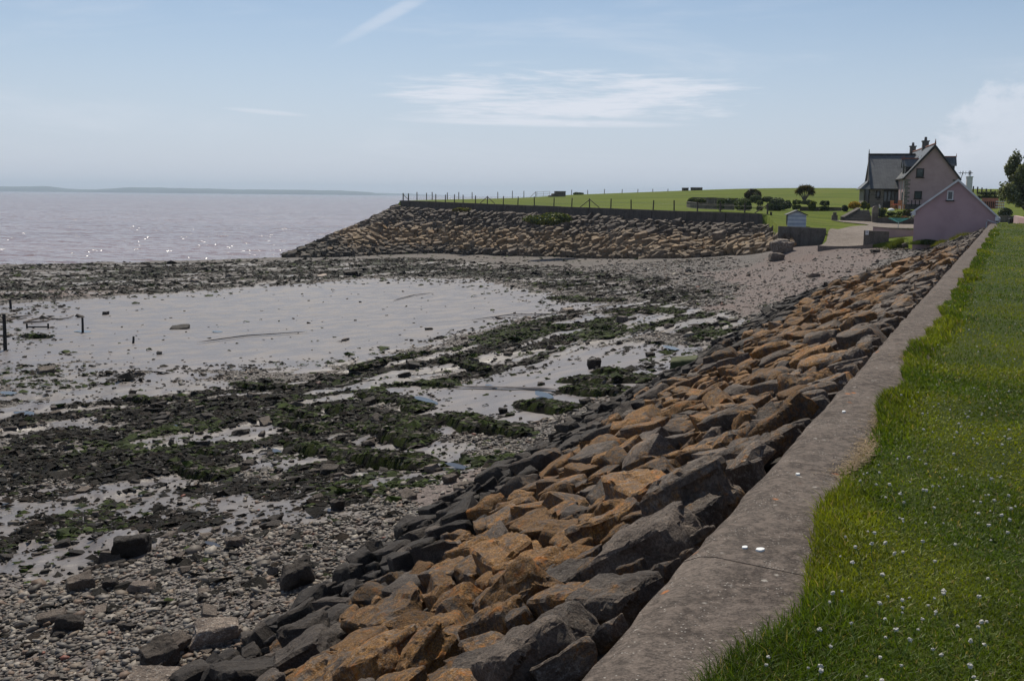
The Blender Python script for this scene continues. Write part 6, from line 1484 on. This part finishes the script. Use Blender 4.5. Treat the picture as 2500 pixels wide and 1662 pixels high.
for lab, pts in (('straight brown driftwood pole on the left mud', [(27, 776), (55, 774.5), (79, 771)]), ('thin zigzag driftwood stick below the straight pole', [(18, 784.5), (38, 778.5), (45, 782), (65, 778)]),
                 ('curved driftwood branch with an upturned end', [(56, 790), (90, 788), (112, 786), (119, 783), (126, 779.5)]), ('long arched driftwood branch over the curved branch', [(58, 789), (80, 782), (100, 778.5), (125, 780.5), (145, 781), (165, 779), (180, 772)])):
    P = []
    for u, v in pts: s_ = beach_xy(u, v); P.append((s_[0], s_[1], float(BH(*s_)) + 0.07))
    o = MB().tube(P, 0.055, 5, 0.03).build('driftwood', brw); tag(o, lab, 'driftwood')

# ------------------------------------------------------------------ verge grass and clover
def along(s, o): return WA[0] + WD[0] * s - WN[0] * o, WA[1] + WD[1] * s - WN[1] * o
def edge_o(s): return 0.50 + (fbm(s, s * 0, 0.9, 4, 90) - 0.5) * 0.34 + 0.05 * sstep(4.5, 0.5, s)            # ragged inner edge of the turf
def blades(n, seed, r0, r1, hmin, hmax, wk, lean):
    g = np.random.default_rng(seed); a = np.radians(g.uniform(6, 34, n)); r = r0 * np.exp(g.uniform(0, math.log(r1 / r0), n)); x, y = r * np.sin(a), r * np.cos(a)
    s = (x - WA[0]) * WD[0] + (y - WA[1]) * WD[1]; o = -((x - WA[0]) * WN[0] + (y - WA[1]) * WN[1])
    k = (o > edge_o(s)) & (s < S1 + 2); x, y, r, s, o = x[k], y[k], r[k], s[k], o[k]; n = len(x)
    e = np.clip((o - edge_o(s)) / 0.35, 0, 1); patch = fbm(s, o, 1.3, 3, 95)
    tall = 1 + 1.2 * (1 - e) * sstep(0.35, 0.65, fbm(s, s * 0 + 9, 0.55, 3, 97)) + 0.5 * (patch - 0.5)
    return blade_geo(x, y, verge_z(s, o), g.uniform(hmin, hmax, n) * tall, wk * np.maximum(r, 3.5) * g.uniform(0.7, 1.3, n), g, lean, s, o, -WN, 1 - e)
def blade_geo(x, y, z, h, w_, g, lean, s, o, en, ed):
    n = len(x); a = g.uniform(0, 6.28, n); sd_ = np.stack([np.cos(a), np.sin(a), 0 * a], 1) * (w_ * 0.5)[:, None]
    b = g.uniform(0, 6.28, n); L = np.stack([np.cos(b), np.sin(b), 0 * b], 1) * (h * g.uniform(0.2, lean, n))[:, None]
    L = L + np.array([WN[0], WN[1], 0])[None] * (h * 0.30 * ed)[:, None]
    P = np.stack([x, y, z - 0.01], 1); Mp = P + L * 0.35 + np.stack([0 * h, 0 * h, h * 0.65], 1); T = P + L + np.stack([0 * h, 0 * h, h], 1)
    V = np.stack([P - sd_, P + sd_, Mp + sd_ * 0.8, T, Mp - sd_ * 0.8], 1).reshape(-1, 3)
    b5 = np.arange(n)[:, None] * 5; Fc = np.concatenate([np.c_[b5, b5 + 1, b5 + 2], np.c_[b5, b5 + 2, b5 + 4], np.c_[b5 + 4, b5 + 2, b5 + 3]])
    tone = fbm(s, o, 0.5, 4, 99)
    C = np.array([(0.078, 0.124, 0.009)]) * (1 - sstep(0.42, 0.62, tone))[:, None] + np.array([(0.175, 0.205, 0.014)]) * sstep(0.42, 0.62, tone)[:, None]
    C = C * g.uniform(0.65, 1.35, (n, 1)); dry = g.random(n) < 0.06; C[dry] = np.array((0.30, 0.25, 0.11)) * g.uniform(0.7, 1.2, (dry.sum(), 1))
    return V, Fc, np.repeat(C, 5, axis=0)
packs = [blades(150000, 401, 3.0, 11, 0.015, 0.038, 0.00120, 1.5), blades(110000, 402, 9, 82, 0.025, 0.045, 0.00095, 1.2)]
g = np.random.default_rng(410); n = 26000                                   # long fringe along the wall
s = np.concatenate([g.uniform(-1, 14, n // 2), g.uniform(14, 60, n // 2)]); o = edge_o(s) + np.abs(g.normal(0, 0.10, n)) - 0.03
cl_ = sstep(0.38, 0.62, fbm(s, s * 0 + 9, 0.55, 3, 97)); k = g.random(n) < 0.25 + 0.75 * cl_; s, o, cl_ = s[k], o[k], cl_[k]; x, y = along(s, o)
packs.append(blade_geo(x, y, verge_z(s, o), g.uniform(0.03, 0.07, len(s)) * (0.7 + 0.9 * cl_), 0.0012 * np.maximum(np.hypot(x, y), 3.5), g, 0.7, s, o, None, np.full(len(s), 0.8)))
base = 0; Vs, Fs, Cs = [], [], []
for V, Fc, C in packs: Vs.append(V); Fs.append(Fc + base); Cs.append(C); base += len(V)
me = big_mesh('grass', np.concatenate(Vs), np.concatenate(Fs)); vcol(me, np.concatenate(Cs)); print('grass tris', len(me.polygons))
tag(obj('grass', me, M['blade']), kind='stuff')
# dry straw caught on the wall top
g = np.random.default_rng(421); n = 2600; s = np.concatenate([g.normal(3.6, 0.35, n // 2), g.normal(4.7, 0.18, n // 4), g.normal(8.3, 0.25, n // 4)]); o = edge_o(s) - np.abs(g.normal(0, 0.055, len(s))) + 0.02; x, y = along(s, o)
a = g.uniform(0, 6.28, len(s)); d = np.stack([np.cos(a), np.sin(a), g.uniform(-.1, .25, len(s))], 1) * g.uniform(0.02, 0.05, (len(s), 1)); P = np.stack([x, y, 0.022 + g.uniform(0, .015, len(s))], 1); wv_ = np.stack([-np.sin(a), np.cos(a), 0 * a], 1) * 0.0022
V = np.stack([P - wv_, P + wv_, P + d + wv_, P + d - wv_], 1).reshape(-1, 3); me = big_mesh('dry_straw', V, np.arange(len(V)).reshape(-1, 4)); vcol(me, np.repeat(np.array([(0.34, 0.25, 0.14)]) * g.uniform(0.6, 1.2, (len(s), 1)), 4, 0)); tag(obj('dry_straw', me, M['blade']), kind='stuff')
# clover blooms: the nearest as objects, the far ones as one drift
def bloom_mesh():
    bm = bmesh.new(); r = random.Random(2); bmesh.ops.create_icosphere(bm, subdivisions=2, radius=0.0075)
    for v in bm.verts: v.co *= r.uniform(0.45, 1.35); v.co.z = v.co.z * 0.7
    me = bpy.data.meshes.new('bloom'); bm.to_mesh(me); bm.free(); me.materials.append(M['flower']); return me
BM_ = bloom_mesh(); mb = MB().tube([(0, 0, -0.075), (0.004, 0.002, -0.03), (0, 0, -0.006)], 0.0016, 4); so = mb.build('stalk', M['stalk']); SM = so.data; bpy.data.objects.remove(so)
g = np.random.default_rng(430); a = np.radians(g.uniform(8, 27.5, 9000)); r = 3.3 * np.exp(g.uniform(0, math.log(60 / 3.3), 9000)); x, y = r * np.sin(a), r * np.cos(a)
s = (x - WA[0]) * WD[0] + (y - WA[1]) * WD[1]; o = -((x - WA[0]) * WN[0] + (y - WA[1]) * WN[1]); dn = sstep(0.42, 0.66, fbm(s, o, 0.75, 3, 120))
k = (o > edge_o(s) + 0.05) & (s < S1) & (g.random(9000) < (0.03 + 0.20 * dn) * np.clip(0.3 + r / 16, 0, 1.2)); x, y, r, s, o = x[k], y[k], r[k], s[k], o[k]; srt = np.argsort(r); x, y, r, s, o = [q[srt] for q in (x, y, r, s, o)]
zz = verge_z(s, o)
for i in range(min(250, len(x))):
    e = bpy.data.objects.new('clover_flower', BM_); COL.objects.link(e); e.location = (x[i], y[i], zz[i] + g.uniform(0.055, 0.085)); sc = g.uniform(0.6, 1.4); e.scale = (sc, sc, sc); e.rotation_euler = (g.normal(0, .3), g.normal(0, .3), g.uniform(0, 6))
    tag(e, 'small white clover bloom in the near part of the grass verge', 'flower', 'clover blooms in the near grass')
    st_ = bpy.data.objects.new('stalk', SM); COL.objects.link(st_); st_.parent = e
xf, yf, rf_, zf = x[250:], y[250:], r[250:], zz[250:]
scatter_mesh('clover_flowers', np.stack([xf, yf, zf + 0.075], -1), 0.016 * (0.8 + rf_ / 25), 0.8, np.tile((0.62, 0.60, 0.54), (len(xf), 1)), 0.1, 12, M['pebble'], None)
# bird droppings on the wall top
for i, (u, v, w_, hh, lab) in enumerate([(1855, 1342, 26, 8, 'larger white bird dropping on the near sea wall'), (1818, 1337, 15, 6, 'smaller white bird dropping left of the larger one'), (1948, 1158, 12, 4, 'small white bird dropping further along the sea wall'), (2060, 1005, 10, 3, 'tiny white bird dropping by a wall joint')]):
    ring = []
    for a in np.linspace(0, 2 * math.pi, 14, endpoint=False):
        k = 0.65 + 0.7 * float(fbm(np.array(math.cos(a) * 1.5 + i * 3), np.array(math.sin(a) * 1.5), 1.0, 3, 500)); q = Ph(u + w_ / 2 * k * math.cos(a), v + hh / 2 * k * math.sin(a), EYE - 0.024); ring.append((q[0], q[1], 0.024))
    top = [(0.85 * q[0] + 0.15 * ring[0][0] * 0 + 0.15 * np.mean([p_[0] for p_ in ring]), 0.85 * q[1] + 0.15 * np.mean([p_[1] for p_ in ring]), 0.031) for q in ring]
    n = len(ring); tag(MB().add([(q[0], q[1], 0.0) for q in ring] + top, [tuple(range(n, 2 * n))] + [(j, (j + 1) % n, n + (j + 1) % n, n + j) for j in range(n)]).build('bird_dropping', M['white']), lab, 'dropping')

# ------------------------------------------------------------------ air
me = bpy.data.meshes.new('haze'); hx = 13500; top = 115.0; bot = SEA_Z - 3
HZ0, HZ1 = -280.0, 13500.0
V = [(-hx, HZ0, bot), (hx, HZ0, bot), (hx, HZ1, bot), (-hx, HZ1, bot), (-hx, HZ0, top), (hx, HZ0, top), (hx, HZ1, top), (-hx, HZ1, top)]
me.from_pydata(V, [], [(3, 2, 1, 0), (4, 5, 6, 7), (0, 1, 5, 4), (1, 2, 6, 5), (2, 3, 7, 6), (3, 0, 4, 7)])
hm = bpy.data.materials.new('haze'); hm.use_nodes = True; ht = NT(hm.node_tree); ht.n.clear()
pv = ht.new('ShaderNodeVolumePrincipled'); pv.inputs['Color'].default_value = (0.72, 0.86, 1.0, 1); pv.inputs['Density'].default_value = 0.00012; pv.inputs['Anisotropy'].default_value = 0.2
ot = ht.new('ShaderNodeOutputMaterial'); ht.l.new(pv.outputs[0], ot.inputs['Volume'])
USE_HAZE = True
if USE_HAZE: tag(obj('haze', me, hm), kind='stuff')
